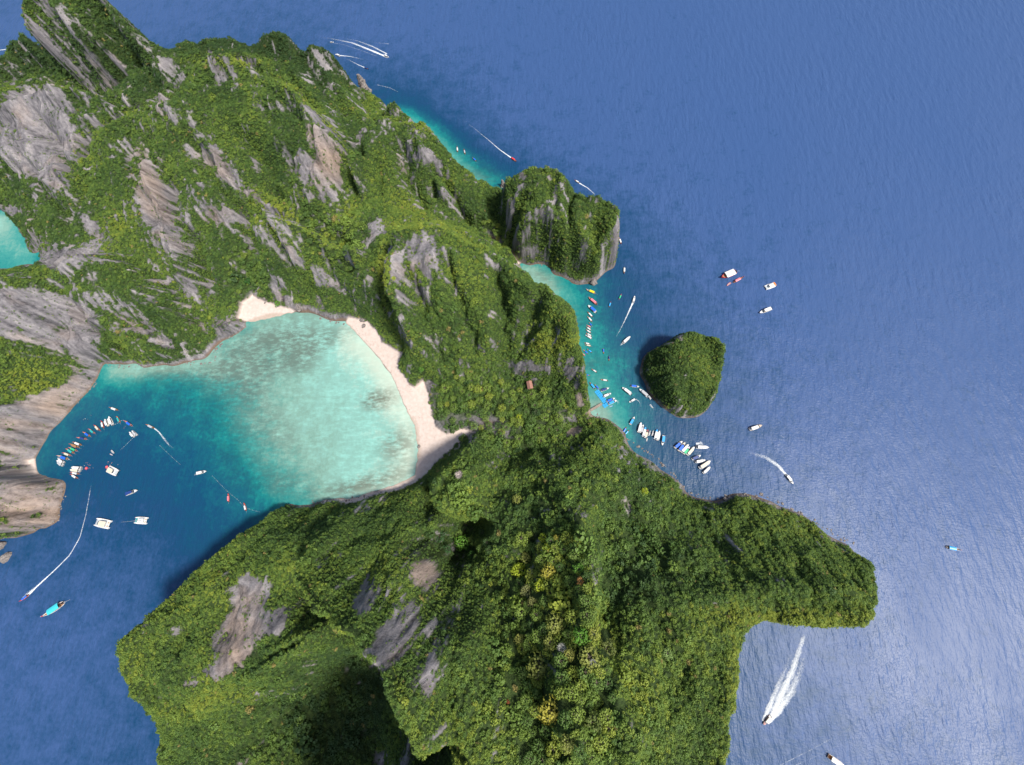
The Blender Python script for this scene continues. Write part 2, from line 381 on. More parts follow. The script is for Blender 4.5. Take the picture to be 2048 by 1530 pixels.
# ------------------------------------------------------------------ material helpers
def mat(name):
    m = bpy.data.materials.new(name); m.use_nodes = True
    nt = m.node_tree; return m, nt, nt.nodes['Principled BSDF'], nt.nodes['Material Output']
def N(nt, t, **kw):
    n = nt.nodes.new(t)
    for k, v in kw.items():
        if k.startswith('i_'): n.inputs[k[2:].replace('_', ' ')].default_value = v
        elif k.startswith('n_'): n.inputs[int(k[2:])].default_value = v
        else: setattr(n, k, v)
    return n
def ramp(nt, fac, stops, interp='LINEAR'):
    r = N(nt, 'ShaderNodeValToRGB'); r.color_ramp.interpolation = interp
    e = r.color_ramp.elements
    while len(e) < len(stops): e.new(0.5)
    for k, (p, c) in enumerate(stops):
        e[k].position = p; e[k].color = (*c, 1) if len(c) == 3 else c
    if fac is not None: nt.links.new(fac, r.inputs[0])
    return r.outputs[0]
def attr(nt, name, kind='GEOMETRY'):
    return N(nt, 'ShaderNodeAttribute', attribute_name=name, attribute_type=kind)
def mixc(nt, fac, a, b, mode='MIX'):
    m = N(nt, 'ShaderNodeMix', data_type='RGBA', blend_type=mode)
    for s, v in ((m.inputs[0], fac), (m.inputs[6], a), (m.inputs[7], b)):
        if isinstance(v, (tuple, list)): s.default_value = (*v, 1)
        elif isinstance(v, (int, float)): s.default_value = v
        else: nt.links.new(v, s)
    return m.outputs[2]
def mth(nt, op, a, b=None, c=None, clamp=False):
    m = N(nt, 'ShaderNodeMath', operation=op, use_clamp=clamp)
    for s, v in zip(m.inputs, (a, b, c)):
        if v is None: continue
        if isinstance(v, (int, float)): s.default_value = v
        else: nt.links.new(v, s)
    return m.outputs[0]
def noise(nt, vec, scale, detail=3.0, rough=0.55, lac=2.0):
    n = N(nt, 'ShaderNodeTexNoise'); n.inputs['Scale'].default_value = scale
    n.inputs['Detail'].default_value = detail; n.inputs['Roughness'].default_value = rough
    if vec is not None: nt.links.new(vec, n.inputs['Vector'])
    return n.outputs['Fac']
def mapping(nt, scale=(1, 1, 1), rot=(0, 0, 0)):
    g = N(nt, 'ShaderNodeNewGeometry'); m = N(nt, 'ShaderNodeMapping')
    m.inputs['Scale'].default_value = scale; m.inputs['Rotation'].default_value = rot
    nt.links.new(g.outputs['Position'], m.inputs['Vector']); return m.outputs[0]
def plain(name, col, rough=0.6, metal=0.0):
    m, nt, b, o = mat(name)
    v = mapping(nt); f = noise(nt, v, 1.7, 2)
    c = mixc(nt, f, tuple(x * 0.82 for x in col), tuple(min(1, x * 1.12) for x in col))
    nt.links.new(c, b.inputs['Base Color']); b.inputs['Roughness'].default_value = rough; b.inputs['Metallic'].default_value = metal
    return m

# limestone, undergrowth and sand on the hills, told apart by surveyed attributes
m_hill, nt, b, o = mat('limestone_and_undergrowth')
v = mapping(nt, (1, 1, 0.16)); vi = mapping(nt)
streak = mth(nt, 'ADD', mth(nt, 'MULTIPLY', noise(nt, v, 0.30, 5, 0.62), 0.45), mth(nt, 'MULTIPLY', attr(nt, 'flute').outputs['Fac'], 0.55)); big = noise(nt, v, 0.035, 3); fine = noise(nt, v, 1.1, 4, 0.7)
rock = ramp(nt, streak, [(0.34, (0.038, 0.036, 0.043)), (0.44, (0.125, 0.117, 0.127)), (0.56, (0.22, 0.206, 0.216)), (0.68, (0.33, 0.305, 0.305))])
tan = ramp(nt, streak, [(0.3, (0.11, 0.08, 0.065)), (0.52, (0.33, 0.25, 0.20)), (0.8, (0.50, 0.38, 0.30))])
pat = attr(nt, 'tan'); tf = mth(nt, 'ADD', mth(nt, 'MULTIPLY', mth(nt, 'SUBTRACT', big, 0.57), 2.2), pat.outputs['Fac'], clamp=True)
rock = mixc(nt, tf, rock, tan)
rock = mixc(nt, mth(nt, 'MULTIPLY', mth(nt, 'SUBTRACT', fine, 0.56, clamp=True), 4.5, clamp=True), rock, (0.07, 0.085, 0.035))
grn = ramp(nt, noise(nt, vi, 0.35, 4), [(0.3, (0.018, 0.032, 0.010)), (0.6, (0.045, 0.075, 0.018)), (0.8, (0.09, 0.10, 0.035))])
vg = attr(nt, 'veg')
c = mixc(nt, vg.outputs['Fac'], rock, grn)
sn = noise(nt, vi, 0.25, 4)
sandc = ramp(nt, sn, [(0.3, (0.50, 0.41, 0.355)), (0.7, (0.60, 0.505, 0.45))])
wz = N(nt, 'ShaderNodeSeparateXYZ'); nt.links.new(N(nt, 'ShaderNodeNewGeometry').outputs['Position'], wz.inputs[0])
sandc = mixc(nt, ramp(nt, mth(nt, 'ADD', wz.outputs[2], mth(nt, 'MULTIPLY', sn, 0.25)), [(0.30, (1, 1, 1)), (0.62, (0, 0, 0))]), sandc, (0.40, 0.32, 0.26))
sd = attr(nt, 'sand'); c = mixc(nt, sd.outputs['Fac'], c, sandc)
wt = attr(nt, 'wet'); c = mixc(nt, wt.outputs['Fac'], c, (0.16, 0.115, 0.085))
nt.links.new(c, b.inputs['Base Color']); b.inputs['Roughness'].default_value = 0.9; b.inputs['Specular IOR Level'].default_value = 0.2
bp = N(nt, 'ShaderNodeBump'); bp.inputs['Distance'].default_value = 3.0
nt.links.new(mth(nt, 'MULTIPLY', mth(nt, 'ADD', streak, mth(nt, 'MULTIPLY', fine, 0.5)), mth(nt, 'SUBTRACT', 1.0, sd.outputs['Fac'])), bp.inputs['Height'])
bp.inputs['Strength'].default_value = 0.9
nt.links.new(bp.outputs[0], b.inputs['Normal'])

# rock faces, as surveyed: (px, py, half length, half width, direction in degrees, strength, tan tint)
ROCKS = [(60,630,160,58,12,1.25,.1),(150,690,80,40,25,.6,.2),(40,860,120,85,-20,1.15,.35),(140,790,90,45,-30,1.1,.3),(40,760,90,40,0,-.9,0),
 (60,1010,110,70,-8,1.3,.6),(150,512,75,22,-10,1.0,0),(185,455,40,22,40,.9,0),(90,235,120,48,35,1.0,.1),(60,310,120,52,40,1.05,.1),(130,190,70,30,35,.5,0),
 (330,215,45,18,60,.6,.2),(292,340,70,20,62,.9,.6),(330,450,90,45,55,.8,.3),(310,400,60,30,60,.6,.4),(430,320,50,25,50,.7,.8),(440,420,45,32,50,.8,.6),
 (480,370,70,18,45,.6,.6),(380,580,60,35,40,.55,.1),(240,620,130,22,35,.5,.2),(320,680,110,20,20,.55,.3),(450,660,40,28,40,.9,.2),(150,620,60,20,35,.5,0),
 (650,300,75,28,62,1.0,.6),(630,350,60,30,50,.7,.1),(600,340,25,40,0,.4,0),(200,140,110,14,50,.5,.6),(90,60,50,20,50,.4,.1),
 (545,420,40,8,38,.8,0),(560,480,50,14,48,.5,.2),(620,540,90,16,35,.5,.3),(690,580,60,18,30,.45,.3),(570,600,40,14,45,.8,.3),
 (755,455,22,18,60,.8,0),(740,480,16,16,0,.6,0),(850,490,75,35,15,.75,0),(790,540,20,40,0,.6,0),(850,540,60,20,30,.5,.2),(800,660,70,8,55,.9,.3),(850,710,40,8,50,.7,.3),
 (722,272,30,12,115,.9,0),(840,300,60,20,65,.6,.1),(880,330,60,14,60,.6,.2),(870,420,50,14,70,.4,.1),(1050,360,35,18,95,.6,0),(1025,440,60,14,95,.6,.2),(1060,505,40,14,20,.7,.3),
 (1232,480,50,10,100,.9,.2),(1100,400,30,30,0,.25,.1),(1190,555,30,10,-10,.7,.2),(1125,560,25,10,45,.6,.4),(1050,690,70,12,80,.4,.1),(1060,732,55,14,5,.8,.3),(1148,760,55,12,75,.8,.3),(1160,800,25,8,75,.6,.3),
 (1150,862,18,9,-25,1.6,1.6),(1185,826,22,8,-30,1.2,1.4),(1372,742,25,16,30,.45,.1),(1285,760,30,8,70,.6,.2),(480,1270,110,50,-60,1.35,.5),(500,1180,50,32,-30,.9,.2),(560,1240,55,24,-35,.9,.2),(400,1350,60,14,-25,.6,.2),(500,1510,60,10,-45,.8,.2),(380,1370,40,8,-10,.5,.2),
 (790,1270,90,42,-60,1.3,0),(750,1190,70,36,-40,.8,0),(850,1150,34,30,30,1.3,1.2),(860,1350,50,24,-70,.7,0),(860,1400,50,20,70,.45,0),(990,1500,40,8,90,.6,0),(1130,1020,14,10,0,.7,0),(1180,1130,20,10,60,.45,0),(1450,1210,60,16,28,.55,0),(1540,1170,60,14,25,.4,.1),(1380,1110,40,12,25,.25,0),(1205,880,30,8,70,.6,.1),(700,1020,60,14,-20,.5,.4),(800,990,60,12,-25,.4,.3),(20,420,40,10,10,.9,.1),(90,500,60,25,45,.7,0),(900,900,60,10,-40,.4,.3)]
def blobs(px, py, tab, col):
    r = np.zeros(px.shape)
    for t in tab:
        a = math.radians(t[4]); dx = px - t[0]; dy = py - t[1]
        u = (dx * math.cos(a) + dy * math.sin(a)) / t[2]; w = (-dx * math.sin(a) + dy * math.cos(a)) / t[3]
        r = r + (t[5] if col == 5 else t[6] * max(0, t[5])) * np.exp(-1.1 * (u * u + w * w) ** 1.5)
    return r
SAND = [[(692,648),(715,672),(745,702),(780,747),(805,800),(825,850),(833,900),(829,960),(845,956),(868,930),(908,890),(960,864),(925,858),(895,868),(872,852),(864,815),(848,765),(838,722),(800,700),(762,682),(757,664),(735,640),(700,632)],
 [(455,632),(475,606),(505,588),(530,600),(560,608),(592,620),(560,635),(500,645)],[(10,925),(73,915),(75,962),(15,968)],[(1010,498),(1020,500),(1042,524),(1030,530)],[(908,760),(915,760),(913,786),(908,786)],[(832,948),(760,980),(690,996),(645,1000),(640,1008),(690,1008),(760,994),(838,962)]]
def survey(XX, YY, Z, PX, PY, FL):
    gy, gx = np.gradient(blur(Z, 1.2), RES); g = np.hypot(gx, gy)
    # outcrops run down the fall line: noise drawn out along it
    st = fbm(XX, YY, Z * 0.2, 26, 3) * 0.45
    steep = sstep(0.5, 1.5, g)
    north = 1 - sstep(560, 760, PY + 0.35 * np.maximum(PX - 500, 0))
    south = sstep(860, 980, PY) * sstep(300, 420, PX)
    bl = blobs(PX, PY, ROCKS, 5)
    rockv = 0.40 * np.clip(bl, -1, 1.1) + 0.42 * np.clip(bl - 0.45, 0, 0.8) + 0.08 * np.clip(g - 0.9, 0, 1.6) + (0.22 + 0.30 * steep) * st + (0.14 + 0.14 * steep) * FL + 0.24 * vnoise3(XX / 2.8, YY / 2.8, Z / 4.0) + 0.22 * vnoise3(XX / 7, YY / 7, Z / 12) - 0.02 + 0.13 * north - 0.14 * south * (1 - np.clip(bl, 0, 1)) - 0.22 * sstep(1262, 1275, PX) * sstep(640, 660, PY) * (1 - sstep(850, 870, PY))
    sand = np.zeros(Z.shape)
    for P in SAND:
        P = np.array(P, float); sand = np.maximum(sand, in_poly(list(zip(P[:, 0], P[:, 1])), PX + 3 * fbm(XX, YY, Z * 0, 12, 2), PY + 3 * fbm(XX, YY, Z * 0 + 5, 12, 2)).astype(float))
    sand = np.where((Z < 9.0) & (Z > -3.5), sand, 0)
    sand = np.clip(blur(sand, 0.7), 0, 1)
    wet = (1 - sstep(0.5, 2.4, Z + 2.0 * st + 0.5 * FL)) * (1 - sand)
    veg = 1 - sstep(0.22, 0.50, rockv)
    veg = veg * (1 - sstep(0.2, 0.6, sand)) * sstep(2.5, 6.5, Z + 4.0 * st)
    tan = np.clip(blobs(PX, PY, ROCKS, 6), 0, 1)
    return veg, sand, wet, tan, g, rockv
def hill_mesh(name, X, Y, XX, YY, Z, PX, PY, FL):
    veg, sand, wet, tan, g, rv = survey(XX, YY, Z, PX, PY, FL)
    Z = Z * (1 - sand) + sand * (0.22 + 0.2 * np.clip(Z + 2.5, 0, 10))
    keep = (Z > -2.2) & (PX > -420) & (PX < 2200) & (PY > -250)
    ny, nx = Z.shape; idx = np.arange(ny * nx).reshape(ny, nx)
    q = np.stack([idx[:-1, :-1], idx[:-1, 1:], idx[1:, 1:], idx[1:, :-1]], -1)
    ok = keep[:-1, :-1] | keep[1:, 1:]
    q = q[ok]; used = np.unique(q); rem = np.full(ny * nx, -1); rem[used] = np.arange(len(used)); q = rem[q]
    co = np.stack([XX, YY, Z], -1).reshape(-1, 3)[used]
    me = bpy.data.meshes.new(name)
    me.vertices.add(len(co)); me.vertices.foreach_set('co', co.astype(np.float32).ravel())
    me.loops.add(q.size); me.loops.foreach_set('vertex_index', q.astype(np.int32).ravel())
    me.polygons.add(len(q)); me.polygons.foreach_set('loop_start', np.arange(0, q.size, 4, dtype=np.int32))
    me.update(calc_edges=True)
    for nm, a in (('veg', veg), ('sand', sand), ('wet', wet), ('tan', tan), ('flute', 0.5 + 0.16 * FL)):
        at = me.attributes.new(nm, 'FLOAT', 'POINT'); at.data.foreach_set('value', a.ravel()[used].astype(np.float32))
    me.materials.append(m_hill)
    ob = bpy.data.objects.new(name, me); COL.objects.link(ob); ob['kind'] = 'structure'
    return ob, Z, veg, g, rv
hills, FZ, FVEG, FG, FRV = hill_mesh('island_hills', FX, FY, FXX, FYY, FZ, FPX, FPY, FFL)
# the islet off the east beach
ix = [p[0] for p in islet_w]; iy = [p[1] for p in islet_w]
IL = [[(1330,770,34),(1370,730,46),(1410,730,44)],[(1300,745,20),(1340,715,38),(1380,690,42),(1425,705,40),(1420,760,38),(1400,805,22),(1350,810,22),(1318,775,22)]]
ilw = []
for L in IL:
    L = np.array(L, float); x, y = unp(L[:, 0], L[:, 1], L[:, 2]); ilw.append(np.stack([x, y, L[:, 2]], -1))
ilw += list(rim_lines(ISLET[1:-3]))
def pin_islet(XX, YY, V, M):
    s = ~in_poly(islet_w, XX, YY); V[s] = -4.0; M |= s
i0, i1, j0, j1 = min(ix) - 20, max(ix) + 20, min(iy) - 20, max(iy) + 20
JX, JY, JU = solve(i0, i1, j0, j1, 2.0, ilw, pin_islet); JU = blur(JU, 1.6)
KX, KY, KXX, KYY, KZ, KFL = fine_grid(i0, i1, j0, j1, lambda x, y: bil(JX, JY, JU, x, y), 0.5)
KZ = tie(KX, KY, KXX, KYY, KZ, ilw, 6.0)
KPX, KPY = proj(KXX, KYY, np.maximum(KZ, 0))
islet, KZ, KVEG, KG, KRV = hill_mesh('islet_hill', KX, KY, KXX, KYY, KZ, KPX, KPY, KFL)

# ------------------------------------------------------------------ the sea
DEPTH = [   # survey of the sea bed: (px, py, depth)
 [(690,660,.3),(715,690,.3),(745,715,.3),(780,765,.3),(800,810,.3),(818,860,.3),(824,910,.3),(820,960,.4),(760,982,.4),(690,998,.5),(640,1002,1.5)],
 [(770,960,.8),(700,978,.9),(650,990,1.7)],
 [(650,640,1.4),(600,640,1.4),(560,650,1.5),(520,660,1.6)],
 [(600,740,1.9),(560,700,2.0),(520,760,2.0),(470,720,1.8)],
 [(720,740,.9),(740,790,1.0),(700,800,1.1),(660,830,1.4),(600,840,1.6)],
 [(790,850,1.0),(760,930,1.0),(700,920,1.1)],
 [(520,820,2.0),(560,880,2.0),(620,940,1.9),(640,980,2.2)],
 [(470,830,3.2),(510,900,3.2),(550,960,3.2),(560,1000,3.6)],
 [(430,800,4.8),(440,880,5.4),(480,940,5.6),(520,1000,5.6)],
 [(400,765,4.4),(340,760,4.8),(280,770,5.2)],[(440,745,1.6),(360,738,1.4),(260,745,1.2),(215,745,1.2)],
 [(300,800,6.6),(360,830,6.4),(400,880,7)],[(240,800,8),(300,860,8.5),(380,930,9)],
 [(430,990,9),(350,1000,12),(250,960,13),(180,900,11),(150,880,9)],[(450,1060,10),(480,1030,7)],
 [(210,780,6.5),(150,850,8),(110,900,7)],[(90,940,6),(110,950,9)],
 [(180,1020,16),(100,1080,18),(300,1100,18),(200,1250,24),(60,1400,26),(0,1150,22),(0,1300,26)],[(250,1200,22)],
 [(-200,440,1.0),(0,440,1.4),(10,460,1.3)],[(0,485,2.4),(40,500,2.6),(60,515,2.4)],[(-200,520,4.2),(0,525,4.4)],
 # east side
 [(1050,535,1.0),(1080,550,1.2),(1120,580,2.0)],[(1130,570,3.2),(1150,640,4.2),(1160,700,4)],[(1180,590,6),(1200,640,5.6),(1210,700,4.9),(1225,740,4.8),(1230,780,4.8)],
 [(1180,690,4.5),(1185,750,4.2)],[(1200,800,1.6),(1195,830,1.0),(1225,860,1.6),(1250,870,2.4)],[(1250,820,5),(1280,840,7),(1300,870,9)],
 [(1265,700,8),(1270,760,7),(1290,810,8),(1320,850,10)],[(1250,640,12),(1240,580,13),(1225,560,11)],[(1210,575,7),(1190,572,6)],[(1300,640,18),(1350,660,18)],
 [(1330,890,13),(1360,950,14),(1400,1000,16)],[(1480,760,22),(1440,860,22)],
 # north-east shore
 [(800,222,3),(840,240,3.8),(880,270,3.8),(920,310,3.8),(960,350,3.6),(1005,360,4)],[(795,232,2.2),(850,255,3),(900,300,2.8),(930,345,2.2),(975,370,2.5)],
 [(810,208,8),(850,225,8),(900,260,9),(960,315,9),(1010,350,8)],[(830,195,16),(900,235,18),(980,300,18),(1040,325,18)],
 [(1260,430,20),(1260,520,18)],
 [(700,50,28),(1300,100,32),(1900,200,34),(2000,900,30),(1900,1400,30),(1500,500,28),(1000,200,28)],[(1500,1350,20),(1600,1500,24),(1800,1100,28),(1600,900,26)],[(0,60,28),(400,30,28)],[(200,1450,24)],
]
dl = []
for L in DEPTH:
    L = np.array(L, float); x, y = unp(L[:, 0], L[:, 1]); dl.append(np.stack([x, y, L[:, 2]], -1))
SX0, SX1, SY0, SY1 = -1300.0, 800.0, -420.0, 1100.0
DX, DY, DU = solve(SX0, SX1, SY0, SY1, 5.0, dl)
DU = blur(DU, 1.5)
xs = np.arange(SX0, SX1 + 1, 5.0); ys = np.arange(SY0, SY1 + 1, 5.0)
ext = np.array([60, 250, 800, 2500, 8000, 25000, 60000.0])
xs = np.concatenate([SX0 - ext[::-1], xs, SX1 + ext]); ys = np.concatenate([SY0 - ext[::-1], ys, SY1 + ext])
SXX, SYY = np.meshgrid(xs, ys)
dep = bil(DX, DY, DU, np.clip(SXX, SX0, SX1), np.clip(SYY, SY0, SY1))
ny, nx = SXX.shape; idx = np.arange(ny * nx).reshape(ny, nx)
q = np.stack([idx[:-1, :-1], idx[:-1, 1:], idx[1:, 1:], idx[1:, :-1]], -1).reshape(-1, 4)
me = bpy.data.meshes.new('sea'); co = np.stack([SXX, SYY, SXX * 0], -1).reshape(-1, 3)
me.from_pydata(co.tolist(), [], q.tolist())
a = me.attributes.new('depth', 'FLOAT', 'POINT'); a.data.foreach_set('value', dep.ravel().astype(np.float32))
# coral cover of the bed, as surveyed
CORAL = [(560,690,110,55,-35,1.0),(500,700,50,40,0,.6),(650,680,70,25,-20,.7),(480,740,60,50,-40,.6),(760,800,40,25,-20,.9),(790,890,40,50,60,.9),(720,970,110,22,-14,1.0),(560,850,120,40,50,.5),(420,820,140,60,30,.8),(350,770,120,40,0,.7),
 (470,930,80,60,40,.9),(560,970,60,30,0,.8),(1150,640,30,60,80,.9),(1175,730,20,60,80,.7),(1230,720,20,60,80,.25),(1200,790,40,40,0,.5),(1090,555,50,20,30,.7),(1220,850,50,20,30,.6),(930,310,90,20,40,.6),(980,350,40,20,20,.9),(740,800,25,20,0,.6),(610,730,50,30,0,.5)]
cor = np.zeros(SXX.shape); spx, spy = proj(SXX, SYY, SXX * 0)
ok = (np.abs(SXX) < 1400) & (np.abs(SYY) < 1200)
for t in CORAL:
    an = math.radians(t[4]); dx = spx - t[0]; dy = spy - t[1]
    u = (dx * math.cos(an) + dy * math.sin(an)) / t[2]; w = (-dx * math.sin(an) + dy * math.cos(an)) / t[3]
    cor += t[5] * np.exp(-(u * u + w * w))
bay = in_poly([(430,720),(560,630),(680,650),(800,800),(835,960),(640,1005),(560,1000),(440,1000),(380,860),(250,800),(210,740)], spx, spy)
cor = np.where(ok, np.clip(np.maximum(cor, 0.38 * blur(bay.astype(float), 3.0)), 0, 1), 0)
a = me.attributes.new('coral', 'FLOAT', 'POINT'); a.data.foreach_set('value', cor.ravel().astype(np.float32))
m_sea, nt, b, o = mat('sea_water')
d = attr(nt, 'depth').outputs['Fac']; k = attr(nt, 'coral').outputs['Fac']
vi = mapping(nt)
n1 = noise(nt, vi, 0.045, 4, 0.6); n2 = noise(nt, vi, 0.22, 3, 0.6)
dd = mth(nt, 'MULTIPLY', d, mth(nt, 'ADD', 0.15, mth(nt, 'ADD', mth(nt, 'MULTIPLY', n1, 0.95), mth(nt, 'MULTIPLY', n2, 0.75))))
fac = mth(nt, 'POWER', mth(nt, 'DIVIDE', dd, 30.0, clamp=True), 0.5)
def dpos(m): return (m / 30.0) ** 0.5
wc = ramp(nt, fac, [(0, (0.62, 0.54, 0.44)), (dpos(.5), (0.42, 0.54, 0.45)), (dpos(1.0), (0.23, 0.49, 0.43)), (dpos(1.9), (0.18, 0.34, 0.28)), (dpos(3.0), (0.05, 0.255, 0.225)),
                    (dpos(4.5), (0.006, 0.185, 0.18)), (dpos(6.5), (0.004, 0.090, 0.130)), (dpos(10), (0.003, 0.052, 0.110)), (dpos(15), (0.005, 0.043, 0.11)), (dpos(28), (0.034, 0.078, 0.198))])
vs = mapping(nt, (0.35, 1.0, 1), (0, 0, math.radians(-42)))
cr = mth(nt, 'ADD', mth(nt, 'MULTIPLY', noise(nt, vs, 0.24, 5, 0.7), 0.62), mth(nt, 'MULTIPLY', noise(nt, vi, 0.05, 4, 0.65), 0.42))
cf = mth(nt, 'MULTIPLY', k, ramp(nt, cr, [(0.38, (0, 0, 0)), (0.56, (1, 1, 1))]), clamp=True)
cf = mth(nt, 'MULTIPLY', cf, mth(nt, 'SUBTRACT', 1.0, mth(nt, 'DIVIDE', d, 11.0, clamp=True)))
coralc = mixc(nt, mth(nt, 'DIVIDE', d, 5.0, clamp=True), (0.115, 0.11, 0.075), (0.010, 0.065, 0.08))
wc = mixc(nt, mth(nt, 'MULTIPLY', cf, 0.9), wc, coralc)
nt.links.new(wc, b.inputs['Base Color'])
b.inputs['IOR'].default_value = 1.333; b.inputs['Roughness'].default_value = 0.44
vw = mapping(nt, (1.0, 0.30, 1), (0, 0, math.radians(-32))); vw2 = mapping(nt, (0.55, 1.0, 1), (0, 0, math.radians(20)))
w1 = noise(nt, vw, 0.15, 4, 0.55); w2 = noise(nt, vw2, 0.55, 3, 0.6); w3 = noise(nt, vi, 0.008, 3)
calm = mth(nt, 'ADD', 0.18, mth(nt, 'MULTIPLY', mth(nt, 'DIVIDE', d, 16.0, clamp=True), 0.82))
hgt = mth(nt, 'MULTIPLY', mth(nt, 'ADD', mth(nt, 'MULTIPLY', w1, 1.0), mth(nt, 'MULTIPLY', w2, 0.22)), mth(nt, 'MULTIPLY', calm, mth(nt, 'ADD', 0.1, mth(nt, 'MULTIPLY', w3, 1.9))))
nt.links.new(ramp(nt, noise(nt, mapping(nt, (1, 0.35, 1), (0, 0, 0.5)), 0.006, 4, 0.6), [(0.3, (.36, .36, .36)), (0.7, (.52, .52, .52))]), b.inputs['Roughness'])
bp = N(nt, 'ShaderNodeBump'); bp.inputs['Distance'].default_value = 1.25; bp.inputs['Strength'].default_value = 1.0
nt.links.new(hgt, bp.inputs['Height']); nt.links.new(bp.outputs[0], b.inputs['Normal'])
me.materials.append(m_sea)
sea = bpy.data.objects.new('sea', me); COL.objects.link(sea); sea['kind'] = 'structure'
# ------------------------------------------------------------------ vegetation
def mesh_of(name, verts, faces, m=None, smooth=False):
    me = bpy.data.meshes.new(name); me.from_pydata([tuple(map(float, v)) for v in verts], [], faces)
    if m: me.materials.append(m)
    if smooth: me.polygons.foreach_set('use_smooth', [True] * len(me.polygons))
    return me
def crown_mesh(name, m, seed, nq=130, size=0.34, lobes=7, flat=0.75):
    r = np.random.default_rng(seed); V, Fc = [], []
    L = [(np.zeros(3), 0.72)]
    for k in range(lobes):
        a = 2 * math.pi * (k + r.random() * 0.7) / lobes; q = 0.35 + 0.35 * r.random()
        L.append((np.array([math.cos(a) * q, math.sin(a) * q, (0.5 - q) * 0.7 + 0.25 * r.random()]), 0.30 + 0.18 * r.random()))
    for k in range(nq):
        c, R = L[r.integers(len(L))]
        n = r.normal(size=3); n[2] = abs(n[2]) * 1.1 - 0.25; n /= np.linalg.norm(n)
        p = c + n * R * (0.82 + 0.26 * r.random())
        nn = n + r.normal(size=3) * 0.30; nn /= np.linalg.norm(nn)
        t = np.cross(nn, r.normal(size=3)); t /= np.linalg.norm(t); u = np.cross(nn, t)
        s = size * (0.55 + 0.6 * r.random())
        b = len(V)
        for (i, j) in ((-1, -0.25), (-0.2, -0.8), (0.9, -0.35), (0.8, 0.5), (-0.1, 0.9)):
            q = p + (t * i + u * j) * s * 0.5; V.append((q[0], q[1], q[2] * flat))
        Fc.append((b, b + 1, b + 2, b + 3, b + 4))
    return mesh_of(name, V, Fc, m)
def leaf_material(name, src):
    m, nt, b, o = mat(name)
    if src == 'INST':
        t = attr(nt, 'tint', 'INSTANCER').outputs['Color']
    else:
        t = N(nt, 'ShaderNodeObjectInfo').outputs['Color']
    n = noise(nt, mapping(nt), 0.55, 2)
    k = mth(nt, 'ADD', 0.55, mth(nt, 'MULTIPLY', n, 0.9))
    c = mixc(nt, 1.0, t, ramp(nt, k, [(0.0, (0.0, 0.0, 0.0)), (1.0, (1, 1, 1))]), 'MULTIPLY')
    nt.links.new(c, b.inputs['Base Color']); b.inputs['Roughness'].default_value = 0.6; b.inputs['Specular IOR Level'].default_value = 0.25
    tr = N(nt, 'ShaderNodeBsdfTranslucent'); nt.links.new(c, tr.inputs[0])
    mx = N(nt, 'ShaderNodeMixShader'); mx.inputs[0].default_value = 0.22
    nt.links.new(b.outputs[0], mx.inputs[1]); nt.links.new(tr.outputs[0], mx.inputs[2]); nt.links.new(mx.outputs[0], o.inputs[0])
    return m
m_leafi = leaf_material('canopy_leaves', 'INST'); m_leafo = leaf_material('tree_leaves', 'OBJ')
proto = bpy.data.collections.new('crown_shapes')
for k in range(6):
    ob = bpy.data.objects.new('crown_shape', crown_mesh('crown_shape', m_leafi, 100 + k, 170, 0.28, 4 + k % 4, 0.85)); proto.objects.link(ob)

# colours of the canopy, linear: dark -> mid -> yellow green -> dry
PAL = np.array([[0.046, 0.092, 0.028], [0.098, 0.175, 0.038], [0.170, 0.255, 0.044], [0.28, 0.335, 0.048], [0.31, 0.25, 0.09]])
YEL_LIT = [(768,540,14,80,0,.9),(800,450,60,14,0,.6),(820,680,70,10,55,.5),(600,440,130,14,32,.8),(645,240,50,12,40,.6),(690,320,10,60,-20,.5),(250,230,110,12,-25,.7),(450,122,140,14,0,.7),(570,170,70,12,38,.7),(90,175,110,12,0,.8),(130,520,80,10,-25,.5),(850,255,100,10,15,.5),(1075,340,60,10,0,.4),(900,460,90,12,28,.6),(1110,640,45,60,0,.9),(1140,680,20,80,80,.9),(860,760,120,60,20,.35),(880,560,120,120,0,.25),(280,270,120,50,-30,.4),(230,450,50,70,50,.5),(60,770,90,50,0,1.0),(560,430,60,30,35,.6),(640,500,90,40,30,.3),(860,400,110,50,30,.3),(740,200,40,25,40,.6),(700,430,50,40,0,.4),(930,1000,60,50,0,.45),(1080,1160,80,80,0,.5),(1140,1320,120,120,0,.35),  # yellow-green scrub, plus sunlit crests and rims painted as lighter leaf tint
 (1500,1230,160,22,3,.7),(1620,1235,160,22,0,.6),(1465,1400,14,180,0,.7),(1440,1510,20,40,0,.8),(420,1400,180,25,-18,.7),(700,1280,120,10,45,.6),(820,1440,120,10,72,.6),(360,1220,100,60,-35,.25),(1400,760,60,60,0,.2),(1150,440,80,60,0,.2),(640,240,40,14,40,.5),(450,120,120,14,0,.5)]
DRK_SHADE = [(900,1080,60,40,0,1.1),(650,1420,120,130,0,1.1),(730,1350,60,60,0,.9),(1310,1050,120,120,0,.35),(1250,1150,60,90,0,.4),(600,110,130,34,22,1.3),(450,92,130,18,0,1.3),(60,110,80,40,0,1.0),(200,80,170,90,40,.95),(290,170,70,40,0,.8),(100,420,100,60,40,.6),(660,210,70,25,50,.8),(715,350,15,60,0,.8),(740,540,25,90,0,.6),(560,110,60,30,0,.5),(950,1180,60,60,0,.4),(960,430,90,20,20,.3),(650,460,70,20,30,.4),(1030,890,120,25,0,.3),(1060,1040,160,60,0,.25),(180,550,70,22,10,.6),(760,1100,120,40,0,.15)]  # darker trees, plus shade of gorge, hollow and far ridge put into tint
